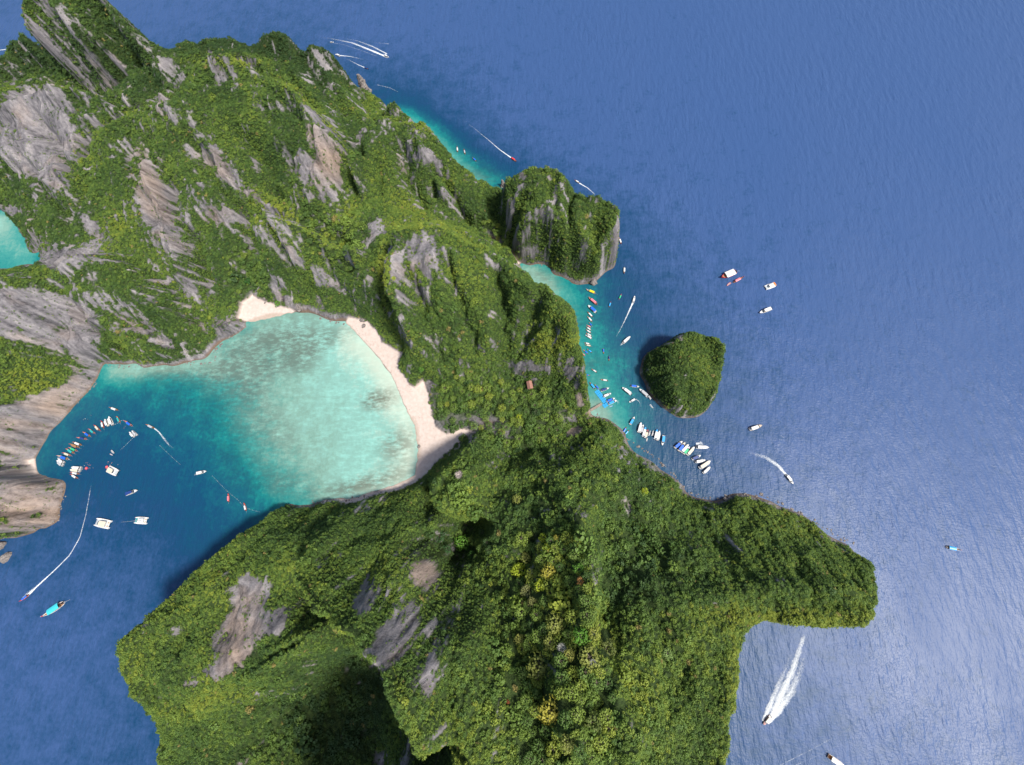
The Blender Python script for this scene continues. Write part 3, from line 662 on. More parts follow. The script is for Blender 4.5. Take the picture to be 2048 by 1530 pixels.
BIG = [(1000,840,150,60,0,1.2),(900,1085,60,40,0,1.3),(1100,1200,120,200,0,.75),(1300,1080,140,140,0,.5),(650,1420,120,130,0,.8),(650,460,80,24,35,.8),(990,470,40,30,40,.9),(500,550,40,40,0,.9),(700,470,60,50,0,.5),(1130,1400,200,120,0,.6),(900,650,90,90,0,.35),(920,990,60,50,0,.5),(1070,980,160,90,0,.2)]
def blob2(px, py, tab):
    r = np.zeros(px.shape)
    for t in tab:
        a = math.radians(t[4]); dx = px - t[0]; dy = py - t[1]
        u = (dx * math.cos(a) + dy * math.sin(a)) / t[2]; w = (-dx * math.sin(a) + dy * math.cos(a)) / t[3]
        r = r + t[5] * np.exp(-(u * u + w * w))
    return r
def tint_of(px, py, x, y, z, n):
    t = 1.22 + 0.75 * fbm(x, y, z, 45, 3) + 0.5 * rng.normal(size=n) + 1.5 * blob2(px, py, YEL_LIT) - 1.15 * blob2(px, py, DRK_SHADE) - 0.18 + 0.38 * sstep(800, 950, py)
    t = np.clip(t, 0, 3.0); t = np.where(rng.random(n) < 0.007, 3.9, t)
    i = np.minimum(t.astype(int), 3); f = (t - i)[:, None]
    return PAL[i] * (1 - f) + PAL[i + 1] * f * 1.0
def scatter(X, Y, Z, VEG, G, RV, PX, PY, cover=1.75):
    inside = (PX > -160) & (PX < 2150) & (PY > -140) & (PY < 1760) & (Z > 1.2)
    jj, ii = np.nonzero(inside & ((VEG > 0.03) | (RV > 0.2)))
    g = G[jj, ii]; area = RES * RES * np.sqrt(1 + np.minimum(g, 3.0) ** 2)
    big = np.clip(blob2(PX[jj, ii], PY[jj, ii], BIG), 0, 1.2)
    far = np.clip(np.hypot(X[ii], Y[jj]) / 700, 0, 1.3)
    rocky = sstep(0.05, 0.45, RV[jj, ii])
    r0 = (1.2 + 0.55 * far) * (1 - 0.25 * rocky) + 2.4 * big * (g < 1.6)
    tuft = 0.10 * sstep(-0.1, 0.6, vnoise3(X[ii] / 6, Y[jj] / 6, X[ii] * 0 + 2.0)) * (Z[jj, ii] > 5)
    r0 = np.where(VEG[jj, ii] < 0.12, 0.8, r0)
    p = area * np.maximum(VEG[jj, ii], tuft) * (cover - 0.45 * np.clip(big, 0, 1)) / (math.pi * r0 ** 2)
    sel = rng.random(len(p)) < p
    jj, ii, r0, g = jj[sel], ii[sel], r0[sel], g[sel]
    n = len(jj)
    x = X[ii] + (rng.random(n) - 0.5) * RES; y = Y[jj] + (rng.random(n) - 0.5) * RES
    z = bil(X, Y, Z, x, y)
    r = r0 * np.exp(rng.normal(size=n) * np.where(r0 > 2.4, 0.48, 0.34))
    gy, gx = np.gradient(blur(Z, 1.0), RES)
    nx_, ny_ = -gx[jj, ii], -gy[jj, ii]
    tilt = 0.45 * np.arctan(np.hypot(nx_, ny_)); az = np.arctan2(ny_, nx_)
    return x, y, z, r, tilt, az
parts_sc = [scatter(FX, FY, FZ, FVEG, FG, FRV, FPX, FPY), scatter(KX, KY, KZ, KVEG, KG, KRV, KPX, KPY)]
PTS = [np.concatenate([p[k] for p in parts_sc]) for k in range(6)]

def ground_hit(px, py):
    hs = np.arange(175.0, -0.01, -0.5); x, y = unp(np.full(hs.shape, float(px)), np.full(hs.shape, float(py)), hs)
    z = bil(FX, FY, FZ, x, y); k = np.nonzero(z >= hs)[0]
    k = k[0] if len(k) else len(hs) - 1
    return float(x[k]), float(y[k]), float(z[k])
# single trees: (px, py, radius px, colour, label)
YG, OL, BG, DG, GO, BR, PG = (0.34, 0.42, 0.03), (0.23, 0.26, 0.055), (0.11, 0.25, 0.030), (0.04, 0.10, 0.03), (0.38, 0.35, 0.05), (0.38, 0.20, 0.06), (0.21, 0.31, 0.09)
TREES = [(1039,1136,16,YG,'round lime green tree at the left edge of the yellow clump on the south ridge'),(1097,1140,15,GO,'golden green dome-crowned tree in the middle of the south ridge'),
 (1087,1075,11,YG,'bright yellow green tree highest in the clump on the south ridge'),(1113,1075,7,GO,'small golden tree just right of a bright yellow green one on the ridge'),
 (1093,1094,9,YG,'yellow green tree directly below the highest bright one on the ridge'),(1054,1177,13,(0.22,0.235,0.08),'pale straw green tree at the lower left of the yellow clump'),
 (1065,1201,10,(0.21,0.22,0.07),'small pale straw tree at the bottom tip of the yellow clump'),(1080,1168,12,YG,'yellow green tree between the golden dome tree and the pale straw tree'),
 (1160,1160,8,BR,'single orange brown tree crown near the right edge of the south ridge'),(1156,1135,11,BG,'green tree just above the orange brown crown on the ridge'),
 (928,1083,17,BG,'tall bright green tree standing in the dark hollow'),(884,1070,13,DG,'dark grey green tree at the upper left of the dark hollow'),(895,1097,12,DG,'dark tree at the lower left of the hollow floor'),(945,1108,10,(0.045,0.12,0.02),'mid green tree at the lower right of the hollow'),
 (1035,998,11,OL,'orange tinged olive tree on the knoll slope below the valley'),(1288,982,8,YG,'lone yellow tree on the dark eastern slope above the cove'),(1038,835,7,YG,'bright lime yellow tree on the valley floor behind the beach'),
 (1161,1264,18,BG,'vivid green big tree low on the south ridge'),(1110,1242,19,OL,'broad olive tree left of the vivid green big tree'),(1100,1280,14,OL,'olive tree left of the grey leafless tree'),(1078,1322,24,OL,'widest olive crown lower left of the grey leafless tree'),
 (1177,1306,21,OL,'broad olive tree below the vivid green big tree'),(1213,1287,18,(0.12,0.15,0.035),'brownish olive tree right of the vivid green big tree'),(1100,1409,23,GO,'wide brownish golden crown near the bottom middle'),(1135,1477,16,OL,'olive tree near the bottom edge of the picture'),
 (1184,1432,19,(0.11,0.15,0.03),'dull olive crown right of the wide golden one at the bottom'),(1332,1303,10,PG,'pale green rounded tree alone on the dark lower right slope'),(1016,1401,4,(0.30,0.075,0.03),'small rusty red shrub left of the wide golden crown'),(1174,1225,18,(0.11,0.17,0.03),'olive green tree above the vivid green big tree'),(1052,1113,12,OL,'olive tree up left of the golden dome tree'),
 (790,560,7,YG,'small yellow green tree on the left brow of the central dome'),(560,610,9,BG,'fresh green tree beside the small cove beach'),(500,565,9,(0.04,0.13,0.025),'deep green tree behind the small cove beach'),(845,740,8,BG,'light green tree at the upper landward end of the long beach')]
TV = [crown_mesh('tree_crown', m_leafo, 300 + k, 420, 0.20, 9, 0.78) for k in range(4)]
m_bark = plain('bark', (0.16, 0.13, 0.10), 0.9); m_pale = plain('bleached_wood', (0.46, 0.38, 0.36), 0.9)
def tube(V, Fc, p, q, r0, r1, n=5):
    p = np.array(p, float); q = np.array(q, float); d = q - p; d /= np.linalg.norm(d)
    a = np.cross(d, [0.3, 0.9, 0.2]); a /= np.linalg.norm(a); c = np.cross(d, a); b0 = len(V)
    for (o_, r) in ((p, r0), (q, r1)):
        for k in range(n):
            t = 2 * math.pi * k / n; V.append(o_ + (a * math.cos(t) + c * math.sin(t)) * r)
    for k in range(n): Fc.append((b0 + k, b0 + (k + 1) % n, b0 + n + (k + 1) % n, b0 + n + k))
    Fc.append(tuple(b0 + n + k for k in range(n)))
def trunk_mesh():
    V, Fc = [], []
    tube(V, Fc, (0, 0, -1.1), (0.03, 0.02, -0.15), 0.085, 0.06, 6)
    for k in range(5):
        a = k * 1.257 + 0.3; tube(V, Fc, (0.03, 0.02, -0.25), (math.cos(a) * 0.5, math.sin(a) * 0.5, 0.12 + 0.05 * (k % 2)), 0.045, 0.015, 4)
    return mesh_of('trunk', V, Fc, m_bark)
TRK = trunk_mesh()
def bare_mesh(m, seed):
    V, Fc = [], []; r = np.random.default_rng(seed)
    tube(V, Fc, (0, 0, -1.0), (0, 0, 0.0), 0.08, 0.06, 6)
    for k in range(16):
        a = k * 2.4; e = 0.25 + 0.5 * r.random(); L = 0.75 + 0.3 * r.random()
        mid = np.array([math.cos(a) * L * 0.5, math.sin(a) * L * 0.5, L * e * 0.6]); tube(V, Fc, (0, 0, -0.1), mid, 0.05, 0.03, 4)
        for j in range(4):
            a2 = a + (j - 1.5) * 0.4; tube(V, Fc, mid, (math.cos(a2) * L, math.sin(a2) * L, L * e * (0.7 + 0.15 * j)), 0.028, 0.008, 3)
    return mesh_of('branches', V, Fc, m)
def thing(name, label, cat, loc=(0, 0, 0), rz=0.0, group=None, sc=1.0):
    o_ = bpy.data.objects.new(name, None); COL.objects.link(o_); o_.location = loc; o_.rotation_euler = (0, 0, rz)
    o_.scale = (sc, sc, sc) if np.isscalar(sc) else sc
    o_.empty_display_size = 0.5
    o_['label'] = label; o_['category'] = cat
    if group: o_['group'] = group
    return o_
def part(name, me, parent, loc=(0, 0, 0), rot=(0, 0, 0), sc=(1, 1, 1)):
    o_ = bpy.data.objects.new(name, me); COL.objects.link(o_); o_.parent = parent; o_.location = loc; o_.rotation_euler = rot; o_.scale = sc
    return o_
taken = []
def add_tree(x, y, z, r, col, label, group=None, bare=None):
    t = thing('tree', label, 'tree', (x, y, z), random.random() * 6.28, group, r)
    if bare:
        part('branches', bare, t, (0, 0, 0.9))
    else:
        part('trunk', TRK, t, (0, 0, 0.95))
        c_ = part('crown', TV[random.randrange(4)], t, (0, 0, 0.75), (0, 0, random.random() * 6.28)); c_.color = (*col, 1)
    taken.append((x, y, r))
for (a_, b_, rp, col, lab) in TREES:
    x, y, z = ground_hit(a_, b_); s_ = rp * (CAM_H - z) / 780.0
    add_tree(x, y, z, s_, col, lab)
BARE1 = bare_mesh(m_pale, 5); BARE2 = bare_mesh(plain('grey_dead_wood', (0.36, 0.36, 0.34), 0.9), 9)
for (a_, b_, rp, bm_, lab) in ((920, 949, 9, BARE1, 'leafless pinkish tree with radiating branches on the knoll by the beach'), (1123, 1290, 9, BARE2, 'grey leafless tree among olive crowns on the south ridge'), (1185, 1320, 6, BARE2, 'small grey bare tree lowest on the south ridge')):
    x, y, z = ground_hit(a_, b_); add_tree(x, y, z, rp * (CAM_H - z) / 780.0, None, lab, None, bm_)
ZONES = [('valley', [(868,760),(900,745),(1000,735),(1120,770),(1140,830),(1130,870),(1060,895),(990,885),(920,850),(880,835)], 5.2, 95, 'tree on the flat wooded valley floor', 1.5),
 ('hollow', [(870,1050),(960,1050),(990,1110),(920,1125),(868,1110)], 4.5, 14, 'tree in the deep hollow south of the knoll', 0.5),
 ('south', [(1040,1060),(1190,1080),(1200,1250),(1230,1400),(1200,1520),(1060,1520),(1040,1300)], 5.0, 98, 'jungle tree on the broad south ridge', 1.7),
 ('gully', [(590,430),(640,450),(720,520),(740,560),(690,540),(600,470)], 4.2, 22, 'tree in the wooded trough behind the central rock buttress', 1.1),
 ('cove', [(450,500),(500,490),(530,560),(510,590),(470,605),(440,560)], 4.2, 22, 'tree in the wooded gully above the small cove beach', 1.3),
 ('saddle', [(960,450),(1000,440),(1012,490),(985,500)], 4.0, 12, 'tree in the green saddle above the tiny eastern beach', 1.6)]
for (zn, poly, rr, cnt, lab, tb) in ZONES:
    P = np.array(poly, float); n_ok = 0
    for _ in range(4000):
        a_ = random.uniform(P[:, 0].min(), P[:, 0].max()); b_ = random.uniform(P[:, 1].min(), P[:, 1].max())
        if not in_poly(poly, np.array([a_]), np.array([b_]))[0]: continue
        x, y, z = ground_hit(a_, b_); r = rr * random.uniform(0.75, 1.35)
        if any((x - u) ** 2 + (y - w) ** 2 < (0.62 * (r + s_)) ** 2 for (u, w, s_) in taken): continue
        t = np.clip(tb + random.gauss(0, 0.75), 0, 3.4); i = min(int(t), 3); col = PAL[i] * (1 - (t - i)) + PAL[i + 1] * (t - i)
        shade_ = 'dark green' if t < 0.9 else ('mid green' if t < 1.7 else ('light green' if t < 2.4 else 'yellow green'))
        where_ = {'valley': 'close to the beach' if a_ < 950 else ('in its middle' if a_ < 1050 else 'near the east landing'), 'south': 'on its upper part' if b_ < 1200 else ('halfway down' if b_ < 1360 else 'by the bottom edge')}.get(zn, '')
        size_ = 'large ' if r > rr * 1.12 else ('small ' if r < rr * 0.9 else '')
        lab2 = (size_ + shade_ + ' ' + lab + ' ' + where_).strip()
        add_tree(x, y, z, r, tuple(col), lab2, 'trees ' + {'valley': 'of the valley floor', 'hollow': 'in the hollow', 'south': 'of the south ridge', 'gully': 'in the trough', 'cove': 'above the cove beach', 'saddle': 'in the saddle'}[zn])
        n_ok += 1
        if n_ok >= cnt: break
px_, py_, pz_, pr_, pt_, pa_ = PTS
kp = np.ones(len(px_), bool)
for (u, w, s_) in taken: kp &= (px_ - u) ** 2 + (py_ - w) ** 2 > (0.7 * s_) ** 2
px_, py_, pz_, pr_, pt_, pa_ = [a_[kp] for a_ in (px_, py_, pz_, pr_, pt_, pa_)]
n = len(px_); print('canopy points', n)
ipx, ipy = proj(px_, py_, pz_)
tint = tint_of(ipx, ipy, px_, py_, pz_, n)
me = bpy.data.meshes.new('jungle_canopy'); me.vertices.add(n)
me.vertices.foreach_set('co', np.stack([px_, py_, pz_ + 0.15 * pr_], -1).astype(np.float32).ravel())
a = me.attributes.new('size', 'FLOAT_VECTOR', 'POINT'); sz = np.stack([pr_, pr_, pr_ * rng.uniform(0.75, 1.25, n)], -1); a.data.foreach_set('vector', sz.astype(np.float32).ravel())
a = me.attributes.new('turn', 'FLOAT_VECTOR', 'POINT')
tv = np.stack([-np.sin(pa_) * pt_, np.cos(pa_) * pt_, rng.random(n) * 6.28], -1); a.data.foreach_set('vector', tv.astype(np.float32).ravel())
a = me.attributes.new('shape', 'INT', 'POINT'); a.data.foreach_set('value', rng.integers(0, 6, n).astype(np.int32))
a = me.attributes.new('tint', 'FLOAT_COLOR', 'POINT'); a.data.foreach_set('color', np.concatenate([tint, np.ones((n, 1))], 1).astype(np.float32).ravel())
canopy = bpy.data.objects.new('jungle_canopy', me); COL.objects.link(canopy); canopy['kind'] = 'stuff'
canopy['label'] = 'continuous green jungle canopy and scrub covering the limestone hills'; canopy['category'] = 'jungle'
ng = bpy.data.node_groups.new('canopy_scatter', 'GeometryNodeTree')
ng.interface.new_socket('Geometry', in_out='INPUT', socket_type='NodeSocketGeometry'); ng.interface.new_socket('Geometry', in_out='OUTPUT', socket_type='NodeSocketGeometry')
gi = ng.nodes.new('NodeGroupInput'); go = ng.nodes.new('NodeGroupOutput'); iop = ng.nodes.new('GeometryNodeInstanceOnPoints')
ci = ng.nodes.new('GeometryNodeCollectionInfo'); ci.inputs['Collection'].default_value = proto
ci.inputs['Separate Children'].default_value = True; ci.inputs['Reset Children'].default_value = True
def nattr(nm, ty):
    q_ = ng.nodes.new('GeometryNodeInputNamedAttribute'); q_.data_type = ty; q_.inputs['Name'].default_value = nm; return q_.outputs['Attribute']
ng.links.new(gi.outputs[0], iop.inputs['Points']); ng.links.new(ci.outputs[0], iop.inputs['Instance']); iop.inputs['Pick Instance'].default_value = True
ng.links.new(nattr('shape', 'INT'), iop.inputs['Instance Index']); ng.links.new(nattr('size', 'FLOAT_VECTOR'), iop.inputs['Scale'])
er = ng.nodes.new('FunctionNodeEulerToRotation'); ng.links.new(nattr('turn', 'FLOAT_VECTOR'), er.inputs[0]); ng.links.new(er.outputs[0], iop.inputs['Rotation'])
ng.links.new(iop.outputs[0], go.inputs[0])
md = canopy.modifiers.new('scatter', 'NODES'); md.node_group = ng
# ------------------------------------------------------------------ boats
_M = {}
COLS = {'white': (0.66, 0.66, 0.65), 'cream': (0.60, 0.54, 0.43), 'blue': (0.02, 0.13, 0.62), 'skyblue': (0.03, 0.33, 0.72), 'navy': (0.02, 0.05, 0.20), 'red': (0.62, 0.05, 0.05), 'pink': (0.68, 0.20, 0.24),
        'orange': (0.72, 0.22, 0.05), 'yellow': (0.85, 0.62, 0.02), 'green': (0.03, 0.45, 0.20), 'teal': (0.03, 0.36, 0.36), 'aqua': (0.05, 0.50, 0.58), 'grey': (0.42, 0.43, 0.45), 'wood': (0.30, 0.15, 0.07), 'darkwood': (0.12, 0.06, 0.04), 'black': (0.02, 0.02, 0.025), 'glass': (0.03, 0.05, 0.07), 'net': (0.40, 0.44, 0.46), 'maroon': (0.28, 0.06, 0.06), 'sandy': (0.50, 0.40, 0.30)}
def M_(c):
    if c not in _M: _M[c] = plain('paint_' + c if c not in ('wood', 'darkwood', 'glass', 'net') else c, COLS[c], 0.35 if c not in ('wood', 'darkwood', 'net') else 0.75)
    return _M[c]
class MB:
    def __init__(s): s.V, s.F = [], []
    def box(s, x0, x1, y0, y1, z0, z1, tx=0.0):
        b = len(s.V)
        for (x, y, z) in ((x0, y0, z0), (x1, y0, z0), (x1, y1, z0), (x0, y1, z0), (x0 + tx, y0 + tx, z1), (x1 - tx, y0 + tx, z1), (x1 - tx, y1 - tx, z1), (x0 + tx, y1 - tx, z1)): s.V.append((x, y, z))
        for f in ((0, 3, 2, 1), (4, 5, 6, 7), (0, 1, 5, 4), (1, 2, 6, 5), (2, 3, 7, 6), (3, 0, 4, 7)): s.F.append(tuple(b + k for k in f))
        return s
    def tube(s, p, q, r0, r1=None, n=6):
        tube(s.V, s.F, p, q, r0, r1 if r1 is not None else r0, n); return s
    def slab(s, outline, z0, z1, inset=0.0):
        """closed outline (counter clockwise) extruded, upper edge drawn in"""
        n = len(outline); b = len(s.V); cx = sum(p[0] for p in outline) / n; cy = sum(p[1] for p in outline) / n
        for (z, k) in ((z0, 0), (z0 + 0.7 * (z1 - z0), 0), (z1, inset)):
            for (x, y) in outline:
                d = math.hypot(x - cx, y - cy); f = 1 - k / max(d, 1e-6); s.V.append((cx + (x - cx) * f, cy + (y - cy) * f, z))
        for L in (0, 1):
            for k in range(n): s.F.append((b + L * n + k, b + L * n + (k + 1) % n, b + (L + 1) * n + (k + 1) % n, b + (L + 1) * n + k))
        s.F.append(tuple(b + 2 * n + k for k in range(n))); s.F.append(tuple(b + n - 1 - k for k in range(n)))
        return s
    def mesh(s, name, m): return mesh_of(name, s.V, s.F, m)
def hull_mb(sec, wall=0.12, drop=0.35):
    """sections (x, half beam, keel z, gunwale z) from stern to bow: planked shell with an inner wall"""
    mb = MB(); rings = []
    for (x, w, zk, zg) in sec:
        w = max(w, 0.03)
        ring = [(x, -max(w - wall, .015), zg - drop), (x, -max(w - wall, .02), zg), (x, -w, zg), (x, -w * 0.9, zk + (zg - zk) * 0.45), (x, -w * 0.45, zk + 0.05), (x, 0, zk),
                (x, w * 0.45, zk + 0.05), (x, w * 0.9, zk + (zg - zk) * 0.45), (x, w, zg), (x, max(w - wall, .02), zg), (x, max(w - wall, .015), zg - drop)]
        b = len(mb.V); mb.V += ring; rings.append(b)
    n = 11
    for a, b in zip(rings[:-1], rings[1:]):
        for k in range(n - 1): mb.F.append((a + k, b + k, b + k + 1, a + k + 1))
    mb.F.append(tuple(rings[0] + k for k in range(n)))
    return mb
def deck_mb(sec, wall=0.12, drop=0.33):
    mb = MB(); b = 0
    for (x, w, zk, zg) in sec:
        w = max(w - wall * 0.9, 0.012); mb.V += [(x, -w, zg - drop), (x, w, zg - drop)]
    for k in range(len(sec) - 1): mb.F.append((2 * k, 2 * k + 2, 2 * k + 3, 2 * k + 1))
    return mb
LT = [(-5, .55, -.05, .75), (-4, .78, -.25, .68), (-2, .92, -.3, .66), (0, .92, -.3, .70), (2, .78, -.28, .85), (3.5, .48, -.15, 1.15), (4.5, .2, .25, 1.7), (5, .05, .9, 2.3)]
SB = [(-5, 1.2, -.15, .85), (-3, 1.32, -.3, .88), (0, 1.36, -.35, .95), (2.2, 1.2, -.3, 1.08), (3.6, .85, -.2, 1.2), (4.5, .45, 0, 1.3), (5, .06, .5, 1.38)]
CAT = [(-5, .55, -.2, .9), (-2, .62, -.35, .95), (2, .58, -.35, 1.05), (4, .34, -.2, 1.2), (5, .05, .3, 1.3)]
def rounded(x0, x1, w0, w1):
    return [(x0, -w0 * .8), (x0 + .25, -w0), (x1 - .8, -w1), (x1 - .25, -w1 * .85), (x1, -w1 * .45), (x1, w1 * .45), (x1 - .25, w1 * .85), (x1 - .8, w1), (x0 + .25, w0), (x0, w0 * .8)]
_C = {}
def G(key, fn):
    if key not in _C: _C[key] = fn()
    return _C[key]
def awning(x0, x1, w, z, m, key):
    def f():
        mb = MB(); n = 6
        for lift in (0, -.08):
            for k in range(n + 1):
                t = -1 + 2 * k / n
                for x in (x0, x1): mb.V.append((x, t * w, z + .28 * (1 - t * t) + lift))
        B = 2 * (n + 1)
        for k in range(n):
            mb.F.append((2 * k, 2 * k + 1, 2 * k + 3, 2 * k + 2)); mb.F.append((B + 2 * k, B + 2 * k + 2, B + 2 * k + 3, B + 2 * k + 1))
            for e in (0, 1):
                q_ = (2 * k + e, 2 * k + 2 + e, B + 2 * k + 2 + e, B + 2 * k + e); mb.F.append(q_)
        for k in (0, n): mb.F.append((2 * k, 2 * k + 1, B + 2 * k + 1, B + 2 * k))
        return mb.mesh('canopy', M_(m))
    return G(('aw', key, m), f)
def longtail(t, hull, roof, cover=1.0):
    part('hull', G(('lth', hull), lambda: hull_mb(LT).mesh('hull', M_(hull))), t)
    part('deck', G(('ltd',), lambda: deck_mb(LT).mesh('deck', M_('wood'))), t)
    if roof:
        part('canopy', awning(-3.6, 0.2 + 1.9 * cover, .98, 1.75, roof, ('lt', cover)), t)
        for x in (-3.4, 0.0 + 1.8 * cover):
            for y in (-.86, .86): part('post', G(('ltp',), lambda: MB().tube((0, 0, 0), (0, 0, 1.45), .05).mesh('post', M_('darkwood'))), t, (x, y, .38))
    for x in (-2.6, -1.2, .4, 1.8): part('bench', G(('ltb',), lambda: MB().box(-.16, .16, -.72, .72, .42, .5).mesh('bench', M_('sandy'))), t, (x, 0, 0))
    e_ = part('engine', G(('lte',), lambda: MB().box(-.45, .35, -.28, .28, 0, .55, .06).mesh('engine', M_('black'))), t, (-4.7, 0, .8))
    part('propeller_shaft', G(('lts',), lambda: MB().tube((0, 0, .2), (-3.0, .25, -.9), .05, .03).mesh('propeller_shaft', M_('grey'))), e_)
    part('bow_garland', G(('ltg',), lambda: MB().box(-.16, .16, -.16, .16, -.3, .25, .03).mesh('bow_garland', M_('red'))), t, (4.62, 0, 1.9))
def speedboat(t, hull, roof, long=0.0, trim=None):
    part('hull', G(('sbh', hull), lambda: hull_mb(SB, .16, .4).mesh('hull', M_(hull))), t)
    part('deck', G(('sbd', trim), lambda: deck_mb(SB, .16, .38).mesh('deck', M_(trim or 'grey'))), t)
    part('foredeck', G(('sbf', hull), lambda: MB().slab([(2.7, -.98), (3.6, -.68), (4.5, -.3), (4.75, 0), (4.5, .3), (3.6, .68), (2.7, .98)], .95, 1.28, .1).mesh('foredeck', M_(hull))), t)
    if roof:
        part('roof', G(('sbr', roof, long), lambda: MB().slab(rounded(-3.9, 1.5 + long, 1.22, 1.16), 2.15, 2.42, .12).mesh('roof', M_(roof))), t)
        for x in (-3.5, -1.0, 1.0):
            for y in (-1.1, 1.1): part('post', G(('sbp',), lambda: MB().tube((0, 0, 0), (0, 0, 1.65), .05).mesh('post', M_('grey'))), t, (x, y, .55))
    part('windscreen', G(('sbw',), lambda: MB().slab([(1.6, -1.05), (2.4, -.8), (2.65, 0), (2.4, .8), (1.6, 1.05), (1.75, 0)], .95, 1.55, .12).mesh('windscreen', M_('glass'))), t)
    for y in (-.85, .85): part('bench', G(('sbb',), lambda: MB().box(-2.6, .9, -.2, .2, .5, .85, .03).mesh('bench', M_('cream'))), t, (-.6, y, 0))
    for y in (-.5, .5):
        o_ = part('outboard_motor', G(('sbo',), lambda: MB().box(-.4, .15, -.22, .22, .55, 1.25, .07).mesh('outboard_motor', M_('black'))), t, (-5.1, y, 0))
        part('motor_leg', G(('sbl',), lambda: MB().box(-.2, .05, -.08, .08, -.5, .56).mesh('motor_leg', M_('grey'))), o_)
def catamaran(t, hull, roof, net=None, mast=False, awn=None):
    for y in (-1.9, 1.9): part('hull', G(('cth', hull), lambda: hull_mb(CAT, .1, .1).mesh('hull', M_(hull))), t, (0, y, 0))
    for y in (-1.9, 1.9): part('side_deck', G(('ctd', hull), lambda: deck_mb(CAT, .05, .04).mesh('side_deck', M_(hull))), t, (0, y, 0))
    part('bridge_deck', G(('ctb', hull), lambda: MB().box(-4.6, 1.8, -1.75, 1.75, .55, .88, .05).mesh('bridge_deck', M_(hull))), t)
    part('trampoline', G(('ctn', net), lambda: MB().box(1.8, 4.2, -1.5, 1.5, .86, .9).mesh('trampoline', M_(net or 'net'))), t)
    part('crossbeam', G(('ctx',), lambda: MB().tube((4.3, -1.85, 1.05), (4.3, 1.85, 1.05), .09).mesh('crossbeam', M_('grey'))), t)
    c_ = part('cabin', G(('ctc', hull), lambda: MB().slab(rounded(-3.0, 1.9, 1.6, 1.5), .88, 1.9, .2).mesh('cabin', M_(hull))), t)
    part('roof', G(('ctr', roof), lambda: MB().slab(rounded(-3.6, 1.2, 1.75, 1.5), 2.25, 2.45, .15).mesh('roof', M_(roof))), t)
    part('windscreen', G(('ctw',), lambda: MB().slab([(.9, -1.3), (1.75, -1.05), (2.0, 0), (1.75, 1.05), (.9, 1.3)], 1.88, 2.24, .05).mesh('windscreen', M_('glass'))), c_)
    for y in (-1.0, 1.0): part('seat', G(('cts',), lambda: MB().box(-.5, .5, -.5, .5, .88, 1.2, .05).mesh('seat', M_('sandy'))), t, (-4.0, y, 0))
    if awn: part('awning', awning(-5.0, -3.4, 1.9, 2.3, awn, ('ct',)), t)
    if mast:
        m2 = part('mast', G(('ctm',), lambda: MB().tube((0, 0, 0), (0, 0, 11), .12, .07).mesh('mast', M_('grey'))), t, (1.0, 0, 2.4))
        part('boom', G(('ctbo',), lambda: MB().tube((0, 0, 1.0), (-4.2, 0, 1.15), .12).mesh('boom', M_('white'))), m2)
def dinghy(t, hull):
    D = [(-5, 1.1, -.2, .8), (-2, 1.5, -.35, .85), (1.5, 1.4, -.35, .95), (4, .8, -.1, 1.15), (5, .1, .5, 1.3)]
    part('hull', G(('dh', hull), lambda: hull_mb(D, .45, .45).mesh('hull', M_(hull))), t)
    part('floor', G(('dd',), lambda: deck_mb(D, .4, .5).mesh('floor', M_('grey'))), t)
    for x in (-2.6, .6): part('thwart', G(('dt',), lambda: MB().box(-.4, .4, -1.1, 1.1, .55, .72).mesh('thwart', M_('sandy'))), t, (x, 0, 0))
    part('outboard_motor', G(('do',), lambda: MB().box(-.7, .2, -.35, .35, .3, 1.5, .1).mesh('outboard_motor', M_('black'))), t, (-5.2, 0, 0))
B_ = []   # kind, bow px, stern px, hull, roof, label, extra
def bt(kind, bx, by, sx, sy, hull, roof, label, **k): B_.append((kind, bx, by, sx, sy, hull, roof, label, k))
L_, P_, C_, D_ = 'longtail_boat', 'speedboat', 'catamaran', 'dinghy'
EB = ' moored in the east cove'
bt(L_,1172,579,1191,587,'white','yellow','white boat with bright yellow canopy at the head of the east cove row')
bt(L_,1177,595,1194,609,'red','pink','all red boat just below the yellow one in the east cove')
bt(P_,1176,611,1192,625,'white','blue','white boat with deep blue roof third in the east cove row')
bt(L_,1175,624,1185,634,'wood','white','longtail with white canopy right below the blue roofed boat')
bt(L_,1175,633,1184,643,'orange','white','orange hulled longtail with white canopy, second longtail in the cove row')
bt(L_,1178,645,1184.5,652,'orange','blue','orange and blue longtail tucked into the middle of the cove row')
bt(L_,1173,649.6,1182,655,'pink','pink','pink longtail squeezed between the blue one and white ones in the cove row')
bt(L_,1172,653.5,1182,660.5,'wood','white','first of three white canopied longtails in the lower cove row')
bt(L_,1171.5,659,1182,666,'pink','white','second white canopied longtail of the lower cove row, with pink hull')
bt(L_,1172,666,1183,672.3,'red','white','white canopied longtail with red hull near the end of the cove row')
bt(P_,1170.5,670,1183,677,'grey','white','grey hulled boat closing the lower end of the cove row')
bt(L_,1168.5,685.5,1180,688.2,'red','white','red bowed longtail lying flat across below the cove row')
bt(L_,1169.5,689.6,1182.5,692.2,'wood','cream','cream roofed longtail beside the red bowed one below the cove row')
bt(L_,1156,695,1160,704,'orange','blue','small blue canopied longtail touching the foot of the cliff')
bt(L_,1166.5,700,1176,707.5,'orange','blue','orange bowed longtail in the little cluster under the cliff')
bt(L_,1173.8,698,1184,705,'wood','skyblue','light blue roofed longtail on the right of the cluster under the cliff')
bt(L_,1158,706,1165,714,'teal','aqua','turquoise longtail on the left of the cluster under the cliff')
bt(L_,1162.5,704,1170,712,'pink','pink','pink longtail inside the cluster under the cliff')
bt(L_,1207.5,708,1206.5,697,'orange','blue','blue canopied longtail alone in the turquoise shallows, upper of two')
